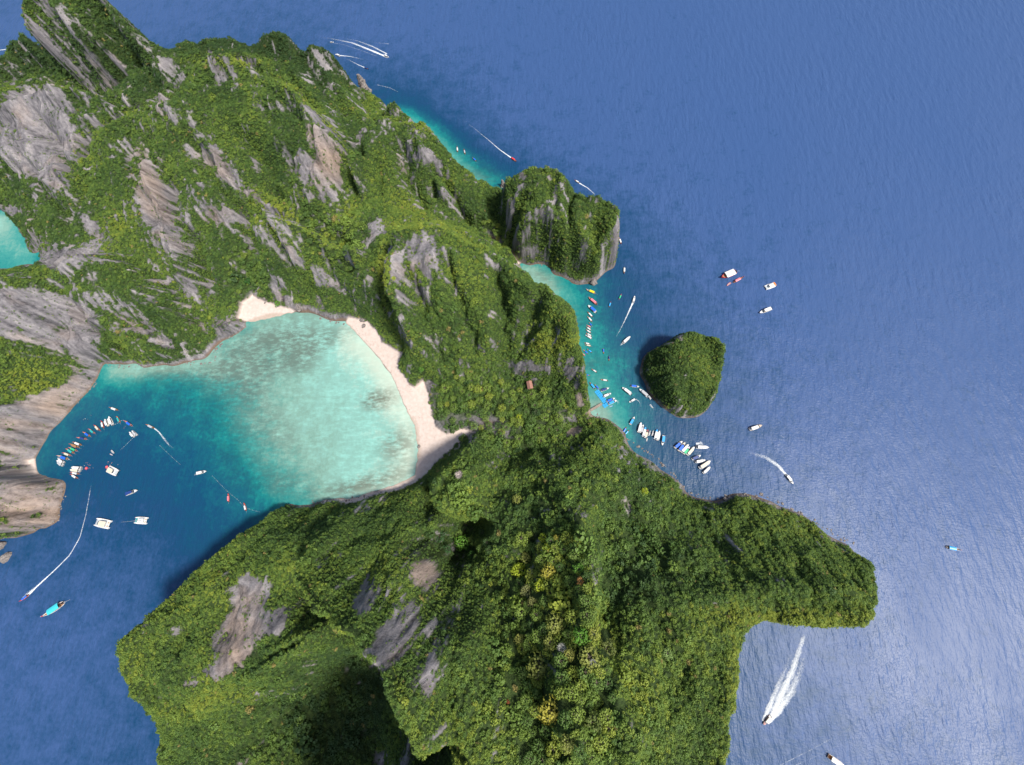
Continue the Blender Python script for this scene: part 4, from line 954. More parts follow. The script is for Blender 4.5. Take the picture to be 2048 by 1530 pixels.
bt(L_,1218,722,1218,711.5,'orange','navy','dark blue canopied longtail alone in the turquoise shallows, lower of two')
bt(L_,1183,738,1193.5,744.5,'red','white','red and white longtail alone above the pontoon shallows')
bt(L_,1180.5,751.5,1170,748.5,'orange','blue','small blue longtail against the cliff above the pontoon')
bt(L_,1201,759,1215.5,761.3,'red','white','slim red and white longtail lying level off the pontoon')
bt(L_,1179,764.5,1190,778,'wood','skyblue','light blue longtail at the landward tip of the pontoon')
bt(L_,1189.5,769,1198,778.5,'orange','blue','orange and blue longtail at the upper end of the pontoon')
bt(P_,1218,776,1201.5,781.7,'white','navy','white boat with dark blue roof berthed first on the pontoon')
bt(P_,1222.5,786.5,1206.5,793.2,'white','white','all white boat berthed second on the pontoon')
bt(P_,1230,796.3,1213,803,'white','blue','upper of the twin blue roofed boats berthed on the pontoon')
bt(P_,1233.5,800.5,1216.5,808.3,'white','skyblue','lower of the twin blue roofed boats berthed on the pontoon')
bt(D_,1226,811.3,1219,813.5,'skyblue',None,'tiny blue tender below the twin boats at the pontoon')
bt(P_,1244,775,1262.5,789,'white','white','long white roofed boat drifting between pontoon and islet',long=1.2)
bt(P_,1278.5,773.7,1261,771.6,'white','blue','blue roofed white boat close to the upper left side of the islet')
bt(P_,1278.5,778,1296,793.5,'white','grey','long grey roofed boat moored under the islet cliff',long=1.0)
bt(P_,1293.5,788,1302,799,'grey','grey','grey boat half behind the long grey roofed one at the islet')
bt(P_,1258,804.7,1270.5,798,'white','white','small white boat turning with a curved wake near the islet')
bt(D_,1306.5,816.5,1302.5,811.5,'white',None,'white dinghy in spray below the islet')
bt(P_,1260.5,673,1246,686.5,'white','white','white boat idling in dark water left of the islet',long=.8)
bt(L_,1243,588.5,1238,598.5,'pink','green','little green canopied longtail in the dark strait')
bt(L_,1222,603,1218,614,'maroon','skyblue','little blue canopied longtail beside the cove row in the strait')
bt(P_,1269.5,592,1266.2,605,'white','white','speedboat racing up the strait with a straight wake')
bt(L_,1248.2,548,1248.8,534.5,'grey','white','white longtail alone right of the cliff headland')
bt(L_,1238,475.5,1242.5,487.5,'maroon','white','white longtail hugging the tip of the cliff headland')
bt(P_,1269,833.5,1260,849,'white','skyblue','white boat with blue roof at the upper end of the south mooring')
bt(L_,1253,854,1246,865,'orange','blue','blue and orange longtail at the shore, upper of a pair')
bt(L_,1258,860,1250,869,'orange','skyblue','light blue and orange longtail at the shore, lower of a pair')
SR = ' of the white row off the south shore'
bt(P_,1282,844.5,1277,865,'white','white','first boat from the left'+SR,long=1.0)
bt(P_,1286.5,849,1282,866,'white','grey','second boat from the left'+SR)
bt(P_,1291,854,1285.5,873.5,'skyblue','white','third boat from the left'+SR,long=1.0)
bt(P_,1296,858.5,1290,876,'maroon','cream','fourth boat from the left'+SR)
bt(P_,1300.5,861,1297.5,871.5,'grey','grey','short grey boat in the middle'+SR)
bt(P_,1306.5,861,1304,871.5,'white','grey','short white boat right of the grey one'+SR)
bt(P_,1314,858.5,1309.5,878.5,'skyblue','white','second boat from the right'+SR,long=1.0)
bt(P_,1319,861.5,1314.5,881,'white','white','last boat on the right'+SR,long=1.0)
bt(D_,1293,883,1295,876,'white',None,'white tender floating behind the white row off the south shore')
bt(P_,1324.2,891,1327.4,870.5,'white','skyblue','lone boat with light blue roof right of the white row')
FR_ = ' of the fanned out group east of the south shore'
bt(P_,1364.6,882,1349,896,'white','blue','blue roofed boat on the far left'+FR_)
bt(P_,1370,884.5,1357,902,'cream','blue','cream hulled boat with blue roof'+FR_)
bt(P_,1377,888.5,1362.3,904.7,'white','white','plain white boat in the middle'+FR_,long=.8)
bt(P_,1379,893,1367.5,908.3,'white','green','narrow boat with green roof'+FR_)
bt(P_,1388.6,893.5,1374,910.3,'white','cream','cream roofed boat on the right'+FR_,long=1.0)
bt(P_,1417.5,895,1391.5,894,'white','white','big white ferry lying level with foam at its side',long=1.5)
bt(P_,1401.6,910.3,1383.5,918.5,'white','navy','white boat with small navy roof, top of the lower group')
bt(P_,1411,920,1390,924,'white','white','slim white boat second in the lower group',long=.6)
bt(P_,1420.5,921.3,1398.3,936.4,'white','cream','longest cream roofed boat in the lower group',long=1.6)
bt(P_,1420.3,933.2,1405.8,946.4,'white','white','lowest white boat in the lower group',long=1.0)
bt(P_,1523.2,850.4,1498.5,859.2,'sandy','white','brownish hulled cruiser alone right of the islet')
bt(P_,1586.3,968,1571.8,949.5,'white','white','white speedboat throwing a long curved wake on the right')
bt(L_,1441.2,556,1471.8,543.2,'red','white','large red wooden boat with white stern roof on the open sea',wide=1.9)
bt(L_,1487,554,1466.7,564.9,'maroon','pink','pink brown longtail beside the large red boat')
bt(D_,1453.5,571.6,1461.8,565,'red',None,'red kayak trailing behind the pink brown longtail')
bt(C_,1529.5,576.6,1548.8,569.2,'white','white','white catamaran with orange stern awning on the open sea',awn='orange')
bt(P_,1518,626.4,1542.6,617,'white','white','white cruiser below the orange awning catamaran',trim='sandy')
bt(L_,1920,1099.5,1892,1094,'white','skyblue','white and light blue longtail alone far right',wide=1.3)
bt(P_,1690,1534,1655.5,1510.5,'white','white','white boat with orange deck cut by the bottom edge',trim='orange',long=.5)
bt(P_,1526.5,1449,1541,1432,'maroon','cream','maroon speedboat at the head of the widest white wake')
bt(L_,1033,323.4,1022.5,315.5,'red','red','red longtail towing a thin wake off the north shore')
bt(L_,1149.5,360,1158.5,366,'wood','white','white roofed longtail passing behind the cliff headland')
bt(L_,914.5,293.5,915.2,304,'wood','white','left of three longtails over the northern reef')
bt(L_,928,298.5,930.2,308,'maroon','grey','middle of three longtails over the northern reef')
bt(L_,945,315.5,952.5,322.3,'darkwood','blue','right of three longtails over the northern reef')
bt(P_,671,109,680,112.5,'white','white','small white boat near the far ridge')
bt(L_,737,138.5,729,135,'darkwood','navy','dark longtail with a short wake by the needle rock')
bt(P_,778,115,769,111,'white','white','fast boat heading the broad wake in the far sea')
bt(P_,667,84,660,85,'white','grey','distant boat between the far wakes')
# in the bay
BR_ = ' of the curved mooring line in the bay'
bt(L_,221,815,235.6,820.5,'wood','white','white roofed longtail alone inside the curved mooring line')
bt(L_,251,841.5,263.8,851.5,'pink','blue','pink hull with blue canopy at the right end'+BR_)
bt(L_,234.5,832.5,239.6,845,'orange','teal','orange longtail with teal canopy near the right end'+BR_)
bt(P_,219,833,226.2,850,'white','white','larger white speedboat near the top'+BR_,long=1.0)
bt(P_,210.6,838.3,217.2,852.2,'white','white','smaller white speedboat near the top'+BR_,trim='cream',long=.5)
bt(L_,203.8,841.5,207.3,856,'red','white','red and white longtail left of the white speedboats'+BR_)
bt(L_,190,850,199.5,861,'red','cream','cream roofed longtail two places left of the speedboats'+BR_)
bt(L_,179,857.7,189.6,866.7,'pink','teal','teal canopied longtail in the upper middle'+BR_)
bt(L_,168,864,180.3,872.5,'orange','blue','bright blue canopied longtail in the middle'+BR_)
bt(L_,156.5,875,173,878.2,'pink','navy','navy canopied longtail lying flattest'+BR_)
bt(L_,148.2,884,163,890.3,'wood','white','white canopied longtail below the navy one'+BR_)
bt(L_,142,887.7,158.3,895,'wood','wood','brown canopied longtail'+BR_)
bt(L_,140,895,154,901.7,'pink','green','bright green canopied longtail'+BR_)
bt(L_,134.6,897.5,147.8,906,'orange','teal','teal longtail just below the bright green one'+BR_)
bt(L_,127.4,905.3,141.6,911.2,'pink','cream','cream canopied longtail near the lower left end'+BR_)
bt(L_,118.4,911,137.4,918.6,'white','blue','long blue canopied boat near the lower left end'+BR_)
bt(P_,117,915.7,129,925.8,'grey','white','pale grey speedboat at the lower left end'+BR_)
bt(P_,115.2,920.5,126.8,931.2,'white','grey','grey roofed speedboat last at the lower left end'+BR_)
bt(P_,144.5,934.6,163.5,936.3,'white','white','top boat of the raft of four below the mooring line',long=1.0)
bt(P_,142,939.4,161.3,941.5,'white','cream','second boat of the raft of four below the mooring line',long=1.0)
bt(L_,143,944.7,158.3,947.8,'pink','white','third boat of the raft, a pink longtail')
bt(L_,143,948.2,155.2,956.4,'red','white','lowest boat of the raft, a red longtail at an angle')
bt(P_,259.5,864,269.5,873.5,'white','white','left of the two white boats tied side by side in the bay')
bt(P_,264.5,861.5,274.5,870.5,'white','grey','right of the two white boats tied side by side in the bay')
bt(C_,238,946.8,217.5,937.3,'white','cream','cream roofed catamaran with swimmers behind its stern')
bt(D_,228.5,907,222,900.5,'grey',None,'grey inflatable in the middle of the bay')
bt(D_,226.5,911,219,907.5,'navy',None,'dark inflatable below the grey one in the bay')
bt(L_,294,849,308.3,856.2,'wood','grey','longtail leaving a dotted wake over the bay reef')
bt(P_,413.5,942,393.5,947.3,'white','white','white speedboat with foam at its stern in mid bay')
bt(P_,276,980,252.7,988.8,'white','navy','white yacht with dark blue stern in the bay')
bt(C_,193.5,1043,221.2,1049.5,'white','cream','wide cream catamaran alone in the bay mouth')
bt(C_,271,1040,295,1041.5,'white','white','sailing catamaran with green net and bare mast',net='teal',mast=True)
bt(L_,457.2,987,457.2,1004,'red','pink','red longtail on the upper part of the buoy line')
bt(L_,488.6,1005.5,492.2,1021.5,'red','white','white canopied red longtail at the lower end of the buoy line')
bt(L_,41.5,1202.2,58,1189,'red','blue','red longtail with blue canopy racing out of the bay')
bt(L_,91.5,1231,129.2,1204.7,'white','aqua','large white boat with turquoise canopy at lower left',wide=1.35)
def lab16(l): return ' '.join(l.split()[:16])
for (kind, bx, by, sx, sy, hull, roof, label, k) in B_:
    x0, y0 = map(float, unp(bx, by, 0.6)); x1, y1 = map(float, unp(sx, sy, 0.6))
    L = math.hypot(x0 - x1, y0 - y1); sc = L / 10.0
    if kind == D_: sc = max(sc, .34)
    wd = k.pop('wide', 1.0)
    t = thing(kind, lab16(label), {'longtail_boat': 'longtail', 'speedboat': 'boat', 'catamaran': 'catamaran', 'dinghy': 'dinghy'}[kind], ((x0 + x1) / 2, (y0 + y1) / 2, 0), math.atan2(y0 - y1, x0 - x1), {L_: 'longtail boats', P_: 'speedboats', C_: 'catamarans', D_: 'small tenders'}[kind], (sc, sc * wd, sc))
    if kind == L_: longtail(t, hull, roof, random.choice((.6, 1.0, 1.0)))
    elif kind == P_: speedboat(t, hull, roof, **k)
    elif kind == C_: catamaran(t, hull, roof, **k)
    else: dinghy(t, hull)

# ------------------------------------------------------------------ wakes: foam lying on the water
m_foam, nt, b, o = mat('sea_foam')
dn = attr(nt, 'dense').outputs['Fac']; vi = mapping(nt)
f = mth(nt, 'ADD', noise(nt, vi, 0.8, 5, 0.75), mth(nt, 'SUBTRACT', dn, 0.5))
al = ramp(nt, f, [(0.40, (0, 0, 0)), (0.62, (.35, .35, .35)), (0.95, (.95, .95, .95))])
b.inputs['Base Color'].default_value = (0.86, 0.90, 0.92, 1); b.inputs['Roughness'].default_value = 0.9
nt.links.new(al, b.inputs['Alpha'])
def wake(label, pts, dens=(0.8, 0.3), seg=26):
    """pts: (px, py, half width px) from the boat outwards; one mesh, raised a little along its middle"""
    P = np.array(pts, float); d = np.concatenate([[0], np.cumsum(np.hypot(*np.diff(P[:, :2], axis=0).T))]); q = np.linspace(0, d[-1], seg)
    X, Y = unp(np.interp(q, d, P[:, 0]), np.interp(q, d, P[:, 1])); W = np.interp(q, d, P[:, 2]) * 0.52
    tx, ty = np.gradient(X), np.gradient(Y); l = np.hypot(tx, ty); nx_, ny_ = -ty / l, tx / l
    V, Fc, A = [], [], []
    for k in range(seg):
        j = 1 + 0.35 * math.sin(k * 2.1) * 0.5
        for m_, s_ in enumerate((-1, -.5, 0, .5, 1)):
            V.append((X[k] + nx_[k] * W[k] * s_ * j, Y[k] + ny_[k] * W[k] * s_ * j, (0.10, 0.22, 0.30, 0.22, 0.10)[m_]))
            t = k / (seg - 1); A.append((dens[0] * (1 - t) + dens[1] * t) * (0.12, 0.8, 1.0, 0.8, 0.12)[m_] * (1 if t < 0.9 else (1 - t) * 10))
    for k in range(seg - 1):
        for m_ in range(4): Fc.append((k * 5 + m_, k * 5 + m_ + 1, k * 5 + 6 + m_, k * 5 + 5 + m_))
    me = mesh_of('wake', V, Fc, m_foam); a = me.attributes.new('dense', 'FLOAT', 'POINT'); a.data.foreach_set('value', np.array(A, np.float32))
    o_ = bpy.data.objects.new('wake', me); COL.objects.link(o_); o_['label'] = lab16(label); o_['category'] = 'wake'; o_['group'] = 'foam wakes of the boats'
wake('thick white central wash behind the maroon speedboat', [(1534,1440,4),(1545,1428,7),(1562,1390,9),(1585,1340,9),(1600,1295,7),(1613,1255,6)], (.88, .6))
wake('left foam fringe of the widest wake', [(1526,1442,3),(1536,1420,7),(1555,1375,8),(1572,1335,7),(1584,1300,5),(1592,1262,4)], (.9, .2))
wake('right foam fringe of the widest wake', [(1535,1446,4),(1554,1426,8),(1581,1384,12),(1600,1340,11),(1611,1300,8),(1617,1260,5)], (.92, .25))
wake('long thin wake curving out of the bay', [(55,1191,5),(75,1172,3),(110,1140,2.2),(140,1110,2.2),(160,1075,2.2),(172,1030,2),(180,985,2),(186,950,1.5)], (.95, .5))
wake('splashing foam around the red longtail racing out of the bay', [(44,1199,3),(52,1192,8),(64,1181,9),(76,1170,6),(88,1160,2)], (.75, .25), 14)
wake('curved foam trail of the white speedboat on the right', [(1574,952,3),(1556,931,6),(1530,914,7),(1500,906,5),(1460,899,4)], (.9, .2))
wake('straight wake in the dark strait', [(1266,605,3),(1260,618,2.5),(1250,640,2),(1240,660,1.4),(1228,681,1)], (.95, .45))
wake('side spray of the boat in the dark strait', [(1268,598,4),(1266,612,6),(1258,632,4)], (.45, .1), 10)
wake('thin wake of the red longtail off the north shore', [(1023,316,2.5),(1000,300,2),(978,281,1.6),(950,258,1.5),(915,232,1.2)], (.95, .3))
wake('short wake behind the headland boat', [(1158,366,2.5),(1175,376,2),(1192,391,1.5)], (.9, .6), 12)
wake('lower strand of the broad far wake', [(776,115,4),(740,100,5),(705,86,4.5),(660,77,3),(600,71,2)], (1.0, .2))
wake('upper strand of the broad far wake', [(774,108,3),(745,93,4),(715,82,3.5),(675,75,2.5),(640,72,2)], (.8, .15))
wake('faint outermost strand of the far wakes', [(778,88,1.5),(745,85,2),(715,80,1.5)], (.6, .2), 12)
wake('short wake by the needle rock', [(733,137,2.5),(715,129,2.2),(690,116,1.6)], (.9, .4), 12)
wake('pale wake of the small boat near the far ridge', [(678,111,3),(700,113,2),(722,118,1.5),(745,123,1)], (.9, .3), 12)
wake('curving streak between the far wakes', [(662,85,2),(690,90,1.2),(730,104,2),(765,117,2)], (.5, .5), 14)
wake('broken streak right of the needle rock', [(755,170,1.2),(780,176,2),(800,186,1.2)], (.6, .5), 12)
wake('dotted wake over the bay reef', [(308,856,2),(318,864,2),(328,877,4),(340,892,4.5),(356,901,3)], (.9, .3), 16)
wake('white wake at the far left edge of the sea', [(-30,104,3),(20,98,3),(60,90,3),(98,84,2.5)], (.85, .7), 14)
wake('upper faint line of old wake at lower right', [(1560,1530,1.5),(1620,1500,2),(1690,1462,2),(1740,1430,1.6),(1790,1392,1)], (.52, .3))
wake('lower faint line of old wake at lower right', [(1590,1530,1.5),(1650,1505,1.5),(1720,1462,1.5),(1790,1415,1)], (.46, .26))
wake('foam stirred up by the twin boats at the pontoon', [(1230,800,4),(1237,804,7),(1232,812,7),(1226,818,3)], (.55, .2), 10)
wake('foam patch beside the big white ferry', [(1392,888,4),(1402,886,6),(1408,891,4)], (.8, .5), 8)
wake('curved wake of the small boat turning near the islet', [(1270,798,1.5),(1276,801,1.5),(1280,806,1.5),(1282,815,1.2)], (.75, .4), 10)
wake('spray around the dinghy below the islet', [(1300,809,3),(1305,815,4),(1308,820,2)], (.7, .3), 8)
wake('foam at the stern of the white boat left of the islet', [(1246,686,2.5),(1243,689,3),(1240,691,1.5)], (.9, .5), 8)
wake('foam at the stern of the speedboat in mid bay', [(395,947,2),(391,949,3),(387,951,1.5)], (.8, .4), 8)

# ------------------------------------------------------------------ landing, walkway and hut
def joined(pts): return [tuple(map(float, unp(a, b))) for a, b in pts]
pon = thing('floating_pontoon', 'bright blue floating pontoon at the foot of the east cliff', 'pontoon')
m_pon = plain('blue_plastic', (0.01, 0.30, 0.62), 0.5)
A0, A1 = np.array(joined([(1192.5, 781), (1212, 806)])); ax = (A1 - A0) / np.linalg.norm(A1 - A0); ay = np.array([-ax[1], ax[0]]); LN = np.linalg.norm(A1 - A0)
def obox(c0, u, v, L, W, z0, z1, name, m):
    mb = MB()
    P = [c0 + u * (a * L) + v * (b * W) for a, b in ((0, -.5), (1, -.5), (1, .5), (0, .5))]
    mb.slab([tuple(p) for p in P], z0, z1, 0.05); return mb.mesh(name, m)
for k in range(7):
    for e in (-1, 0, 1): part('float_section', obox(A0 + ax * (k * LN / 7) + ay * e * 2.05, ax, ay, LN / 7 - .15, 1.95, -.2, .5, 'float_section', m_pon), pon)
B0 = A1 + ax * .3
for k in range(4):
    for e in (0, 1): part('float_section', obox(B0 + ay * (5.5 - k * 3.0) * -1 + ax * (e * 2.6), ay, ax, 2.85, 2.5, -.2, .5, 'float_section', m_pon), pon)
for k in (0, 2, 4, 6):
    p = A0 + ax * (k * LN / 7 + 1) + ay * 2.9; part('bollard', MB().tube((p[0], p[1], .45), (p[0], p[1], 1.1), .15, .12).mesh('bollard', M_('white')), pon)
wk = thing('wooden_walkway', 'weathered wooden walkway climbing from the pontoon to the cliff gap', 'walkway')
m_plank = plain('weathered_planks', (0.30, 0.24, 0.20), 0.85)
WP = joined([(1203, 808), (1192, 815), (1180, 822), (1168, 829)]); 
for k in range(len(WP) - 1):
    a_, c_ = np.array(WP[k]), np.array(WP[k + 1]); u = (c_ - a_); Ls = np.linalg.norm(u); u /= Ls; v = np.array([-u[1], u[0]])
    nb = int(Ls / 0.9)
    for j in range(nb):
        z = 1.2 + (k + j / nb) * 1.0
        part('plank', obox(a_ + u * (j * .9), u, v, .78, 3.0, z, z + .12, 'plank', m_plank), wk)
    for s_ in (-1.5, 1.5):
        p, q_ = a_ + v * s_, c_ + v * s_
        part('railing', MB().tube((p[0], p[1], 2.2 + k), (q_[0], q_[1], 3.2 + k), .07).tube((p[0], p[1], -.4), (p[0], p[1], 2.25 + k), .08).mesh('railing', m_plank), wk)
hx, hy, hz = ground_hit(1060, 772)
hut = thing('hut', 'small hut with reddish brown roof among the valley trees', 'hut', (hx, hy, hz), math.radians(100))
part('wall', MB().box(-4.2, 4.2, -2.6, 2.6, -1, 6.0).mesh('wall', plain('hut_boards', (0.28, 0.2, 0.14), 0.8)), hut)
rf = MB(); rf.V = [(-5, -3.4, 5.6), (5, -3.4, 5.6), (5, 3.4, 5.6), (-5, 3.4, 5.6), (-5, 0, 8.0), (5, 0, 8.0), (-5, -3.4, 5.4), (5, -3.4, 5.4), (5, 3.4, 5.4), (-5, 3.4, 5.4)]
rf.F = [(0, 1, 5, 4), (2, 3, 4, 5), (3, 0, 4), (1, 2, 5), (6, 7, 1, 0), (7, 8, 2, 1), (8, 9, 3, 2), (9, 6, 0, 3), (9, 8, 7, 6)]
rfo = part('roof', rf.mesh('roof', plain('rusty_roof', (0.34, 0.17, 0.13), 0.8)), hut)
for k in range(7): part('roof_rib', MB().tube((-4.8 + k * 1.6, -3.38, 5.68), (-4.8 + k * 1.6, 0, 8.06), .08).mesh('roof_rib', M_('darkwood')), rfo)
part('door', MB().box(-.6, .6, -2.72, -2.6, 2.2, 4.6).mesh('door', M_('darkwood')), hut)
for x in (-2.6, 2.6): part('window', MB().box(x - .6, x + .6, -2.7, -2.6, 3.4, 4.6).mesh('window', M_('glass')), hut)

# ------------------------------------------------------------------ rocks
def rock_mesh(name, seed, sx=1.0, sy=1.0, sz=1.0, n=14, rough=.3):
    V, Fc = [], []; r = np.random.default_rng(seed); o3 = r.random(3) * 50
    for i in range(n + 1):
        th = math.pi * i / n
        for j in range(2 * n):
            ph = math.pi * j / n; v = np.array([math.sin(th) * math.cos(ph), math.sin(th) * math.sin(ph), math.cos(th)])
            q = v * 1.4 + o3
            d = 1 + rough * float(vnoise3(np.array([q[0]]), np.array([q[1]]), np.array([q[2] * .5]))[0]) + rough * .5 * float(vnoise3(np.array([q[0] * 2.5]), np.array([q[1] * 2.5]), np.array([q[2]]))[0])
            V.append((v[0] * d * sx, v[1] * d * sy, v[2] * d * sz))
    for i in range(n):
        for j in range(2 * n): Fc.append((i * 2 * n + j, (i + 1) * 2 * n + j, (i + 1) * 2 * n + (j + 1) % (2 * n), i * 2 * n + (j + 1) % (2 * n)))
    return mesh_of(name, V, Fc, m_rock)
m_rock, nt, b, o = mat('bare_limestone')
v = mapping(nt, (1, 1, 0.25)); st_ = noise(nt, v, 0.9, 5, 0.65)
nt.links.new(ramp(nt, st_, [(0.3, (0.05, 0.045, 0.045)), (0.5, (0.17, 0.15, 0.14)), (0.7, (0.34, 0.30, 0.27))]), b.inputs['Base Color']); b.inputs['Roughness'].default_value = .9
bp = N(nt, 'ShaderNodeBump'); bp.inputs['Distance'].default_value = .5; nt.links.new(st_, bp.inputs['Height']); nt.links.new(bp.outputs[0], b.inputs['Normal'])
def rock(name, px, py, r, sz, label, seed, el=1.0, rz=0.0, z=None, cat='rock', rough=.3):
    x, y = map(float, unp(px, py)); zz = max(0.0, float(bil(FX, FY, FZ, np.array([x]), np.array([y]))[0]))
    o_ = bpy.data.objects.new(name, rock_mesh(name, seed, r * el, r, sz, rough=rough)); COL.objects.link(o_); o_.location = (x, y, zz if z is None else z); o_.rotation_euler = (0, 0, rz)
    o_['label'] = label; o_['category'] = cat
rock('sea_rock', 14, 1116, 4.5, 7, 'pale upright rock alone in the water at the left edge', 1, 1.7, 1.0, 0)
rock('sea_rock', 2, 1092, 6, 8, 'pale rock just off the tip of the left headland', 2, 1.3, .6, 0)
rock('sea_rock', 1186, 566, 4.5, 6, 'block of rock at the foot of the cliff headland', 3, 1.2, .4, 0)
for k, (a_, b_, r, lab) in enumerate([(727, 642, 3.2, 'flat brown boulder at the top end of the long beach'), (728, 653, 2.6, 'dark boulder below the flat one on the long beach'), (521, 597, 2.2, 'boulder in the middle of the small cove beach'), (536, 602, 2.0, 'boulder at the right side of the small cove beach'), (532, 607, 1.4, 'small stone below the boulder on the small cove beach'), (838, 893, 1.8, 'dark stone at the water line of the lower long beach'), (600, 619, 4.0, 'shore rock dividing the cove beach from the long beach'), (470, 648, 3.0, 'shore rock left of the small cove beach')]):
    rock('boulder', a_, b_, r, r * .8, lab, 20 + k, 1.25, k * .9)
# fallen rock strewn along the foot of the cliffs
RB = []
for k in range(4):
    me_ = rock_mesh('rubble', 60 + k, 1.2, 1.0, .75, 5, .5); RB.append((np.array([v.co[:] for v in me_.vertices]), [tuple(p.vertices) for p in me_.polygons])); bpy.data.meshes.remove(me_)
V, Fc = [], []; rr_ = np.random.default_rng(77)
for (a_, c_) in zip(COAST, COAST[1:] + COAST[:1]):
    if a_[2] or c_[2]: continue
    if (a_[1] > 640 and 680 < a_[0] < 850 and a_[1] < 960) or (455 < a_[0] < 600 and 600 < a_[1] < 660) or (a_[0] < 75 and 915 < a_[1] < 965): continue
    p, q_ = np.array(unp(a_[0], a_[1])), np.array(unp(c_[0], c_[1])); L = np.linalg.norm(q_ - p)
    for _ in range(int(L / 2.6)):
        t = rr_.random(); x, y = p + (q_ - p) * t + rr_.normal(size=2) * 1.3
        z = max(-.2, float(bil(FX, FY, FZ, np.array([x]), np.array([y]))[0]))
        if z > 3: continue
        vv, ff = RB[rr_.integers(4)]; r = .45 * math.exp(rr_.normal() * .5) + .3; an = rr_.random() * 6.28; b0 = len(V)
        ca_, sa_ = math.cos(an) * r, math.sin(an) * r
        for (i, j, k) in vv: V.append((x + i * ca_ - j * sa_, y + i * sa_ + j * ca_, z + k * r))
        Fc += [tuple(b0 + i for i in f) for f in ff]
rub = bpy.data.objects.new('shore_rubble', mesh_of('shore_rubble', V, Fc, m_rock)); COL.objects.link(rub); rub['kind'] = 'stuff'; rub['label'] = 'fallen rock rubble strewn along the foot of the sea cliffs'; rub['category'] = 'rubble'
def spire(px, py, h, r, label, seed):
    V, Fc = [], []; rr = np.random.default_rng(seed); n, lv = 14, 16
    for i in range(lv + 1):
        t = i / lv; R = r * (1 - .72 * t ** 1.4)
        for j in range(n):
            a = 2 * math.pi * j / n; d = 1 + .35 * float(vnoise3(np.array([math.cos(a) * 1.5 + seed]), np.array([math.sin(a) * 1.5]), np.array([t * 3.0]))[0]) + .12 * rr.normal()
            V.append((R * d * math.cos(a), R * d * math.sin(a) * .8, -2 + t * (h + 2)))
    for i in range(lv):
        for j in range(n): Fc.append((i * n + j, i * n + (j + 1) % n, (i + 1) * n + (j + 1) % n, (i + 1) * n + j))
    Fc.append(tuple(lv * n + j for j in range(n)))
    x, y = map(float, unp(px, py)); o_ = bpy.data.objects.new('rock_spire', mesh_of('rock_spire', V, Fc, m_rock)); COL.objects.link(o_)
    o_.location = (x, y, 0); o_['label'] = label; o_['category'] = 'rock'
spire(733, 186, 30, 9, 'tall needle of rock standing in the sea by the far ridge', 3)
spire(976, 381, 16, 4, 'small rock tooth on the north shore edge', 5)
spire(1006, 372, 12, 4, 'small rock tooth next to the cliff headland on the north shore', 6)

# ------------------------------------------------------------------ buoy lines
def buoy_line(pts, label, step=5.0):
    W = joined(pts); t = thing('buoy_line', label, 'buoy line')
    for a_, c_ in zip(W[:-1], W[1:]):
        part('rope', MB().tube((*a_, .12), (*c_, .12), .06, .06, 4).mesh('rope', M_('net')), t)
        n_ = max(2, int(math.hypot(a_[0] - c_[0], a_[1] - c_[1]) / step))
        for k in range(n_):
            f_ = k / n_; part('float', G(('fl',), lambda: MB().slab([(.22 * math.cos(q_), .22 * math.sin(q_)) for q_ in np.linspace(0, 6.283, 8, endpoint=False)], -.1, .5, .15).mesh('float', M_('white'))), t, (a_[0] + (c_[0] - a_[0]) * f_, a_[1] + (c_[1] - a_[1]) * f_, 0))
buoy_line([(425, 952), (455, 983), (474, 998), (488, 1013)], 'long buoy line running down to the two red longtails', 9)
buoy_line([(492, 1016), (505, 1020), (520, 1024)], 'short buoy line from the lowest red longtail to the shore', 9)
buoy_line([(320, 891), (345, 915), (362, 930)], 'thin buoy line in the middle of the bay', 14)
buoy_line([(268, 874), (255, 887), (241, 900)], 'mooring rope trailing from the two boats tied side by side', 14)
buoy_line([(227, 850), (236, 846), (243, 841), (251, 841)], 'rope joining the boats at the right end of the mooring line', 8)

# ------------------------------------------------------------------ people
def person_mesh(name, joints, edges, radii, cols):
    me = bpy.data.meshes.new(name); me.from_pydata(joints, edges, [])
    ob = bpy.data.objects.new(name, me); COL.objects.link(ob)
    md = ob.modifiers.new('skin', 'SKIN'); md.use_smooth_shade = True
    for i, r in enumerate(radii): me.skin_vertices[0].data[i].radius = (r, r)
    me.skin_vertices[0].data[0].use_root = True
    ob.modifiers.new('sub', 'SUBSURF').levels = 1
    bpy.context.view_layer.update()
    ev = ob.evaluated_get(bpy.context.evaluated_depsgraph_get()); m2 = bpy.data.meshes.new_from_object(ev); m2.name = name
    bpy.data.objects.remove(ob)
    for c_ in cols: m2.materials.append(c_)
    return m2
SK = [(0, 0, .95), (0, 0, 1.2), (0, 0, 1.42), (0, 0, 1.52), (0, 0, 1.66), (.19, 0, 1.40), (.27, .03, 1.12), (.30, .10, .88), (-.19, 0, 1.40), (-.27, -.02, 1.12), (-.29, .06, .88), (.11, 0, .88), (.13, .06, .48), (.13, .0, .06), (.13, .14, .03), (-.11, 0, .88), (-.13, -.04, .48), (-.13, -.14, .06), (-.13, .0, .03)]
SE = [(0, 1), (1, 2), (2, 3), (3, 4), (2, 5), (5, 6), (6, 7), (2, 8), (8, 9), (9, 10), (0, 11), (11, 12), (12, 13), (13, 14), (0, 15), (15, 16), (16, 17), (17, 18)]
RR = [.15, .14, .16, .06, .11, .07, .05, .04, .07, .05, .04, .10, .07, .045, .04, .10, .07, .045, .04]
m_skin = plain('skin', (0.40, 0.23, 0.16), .6)
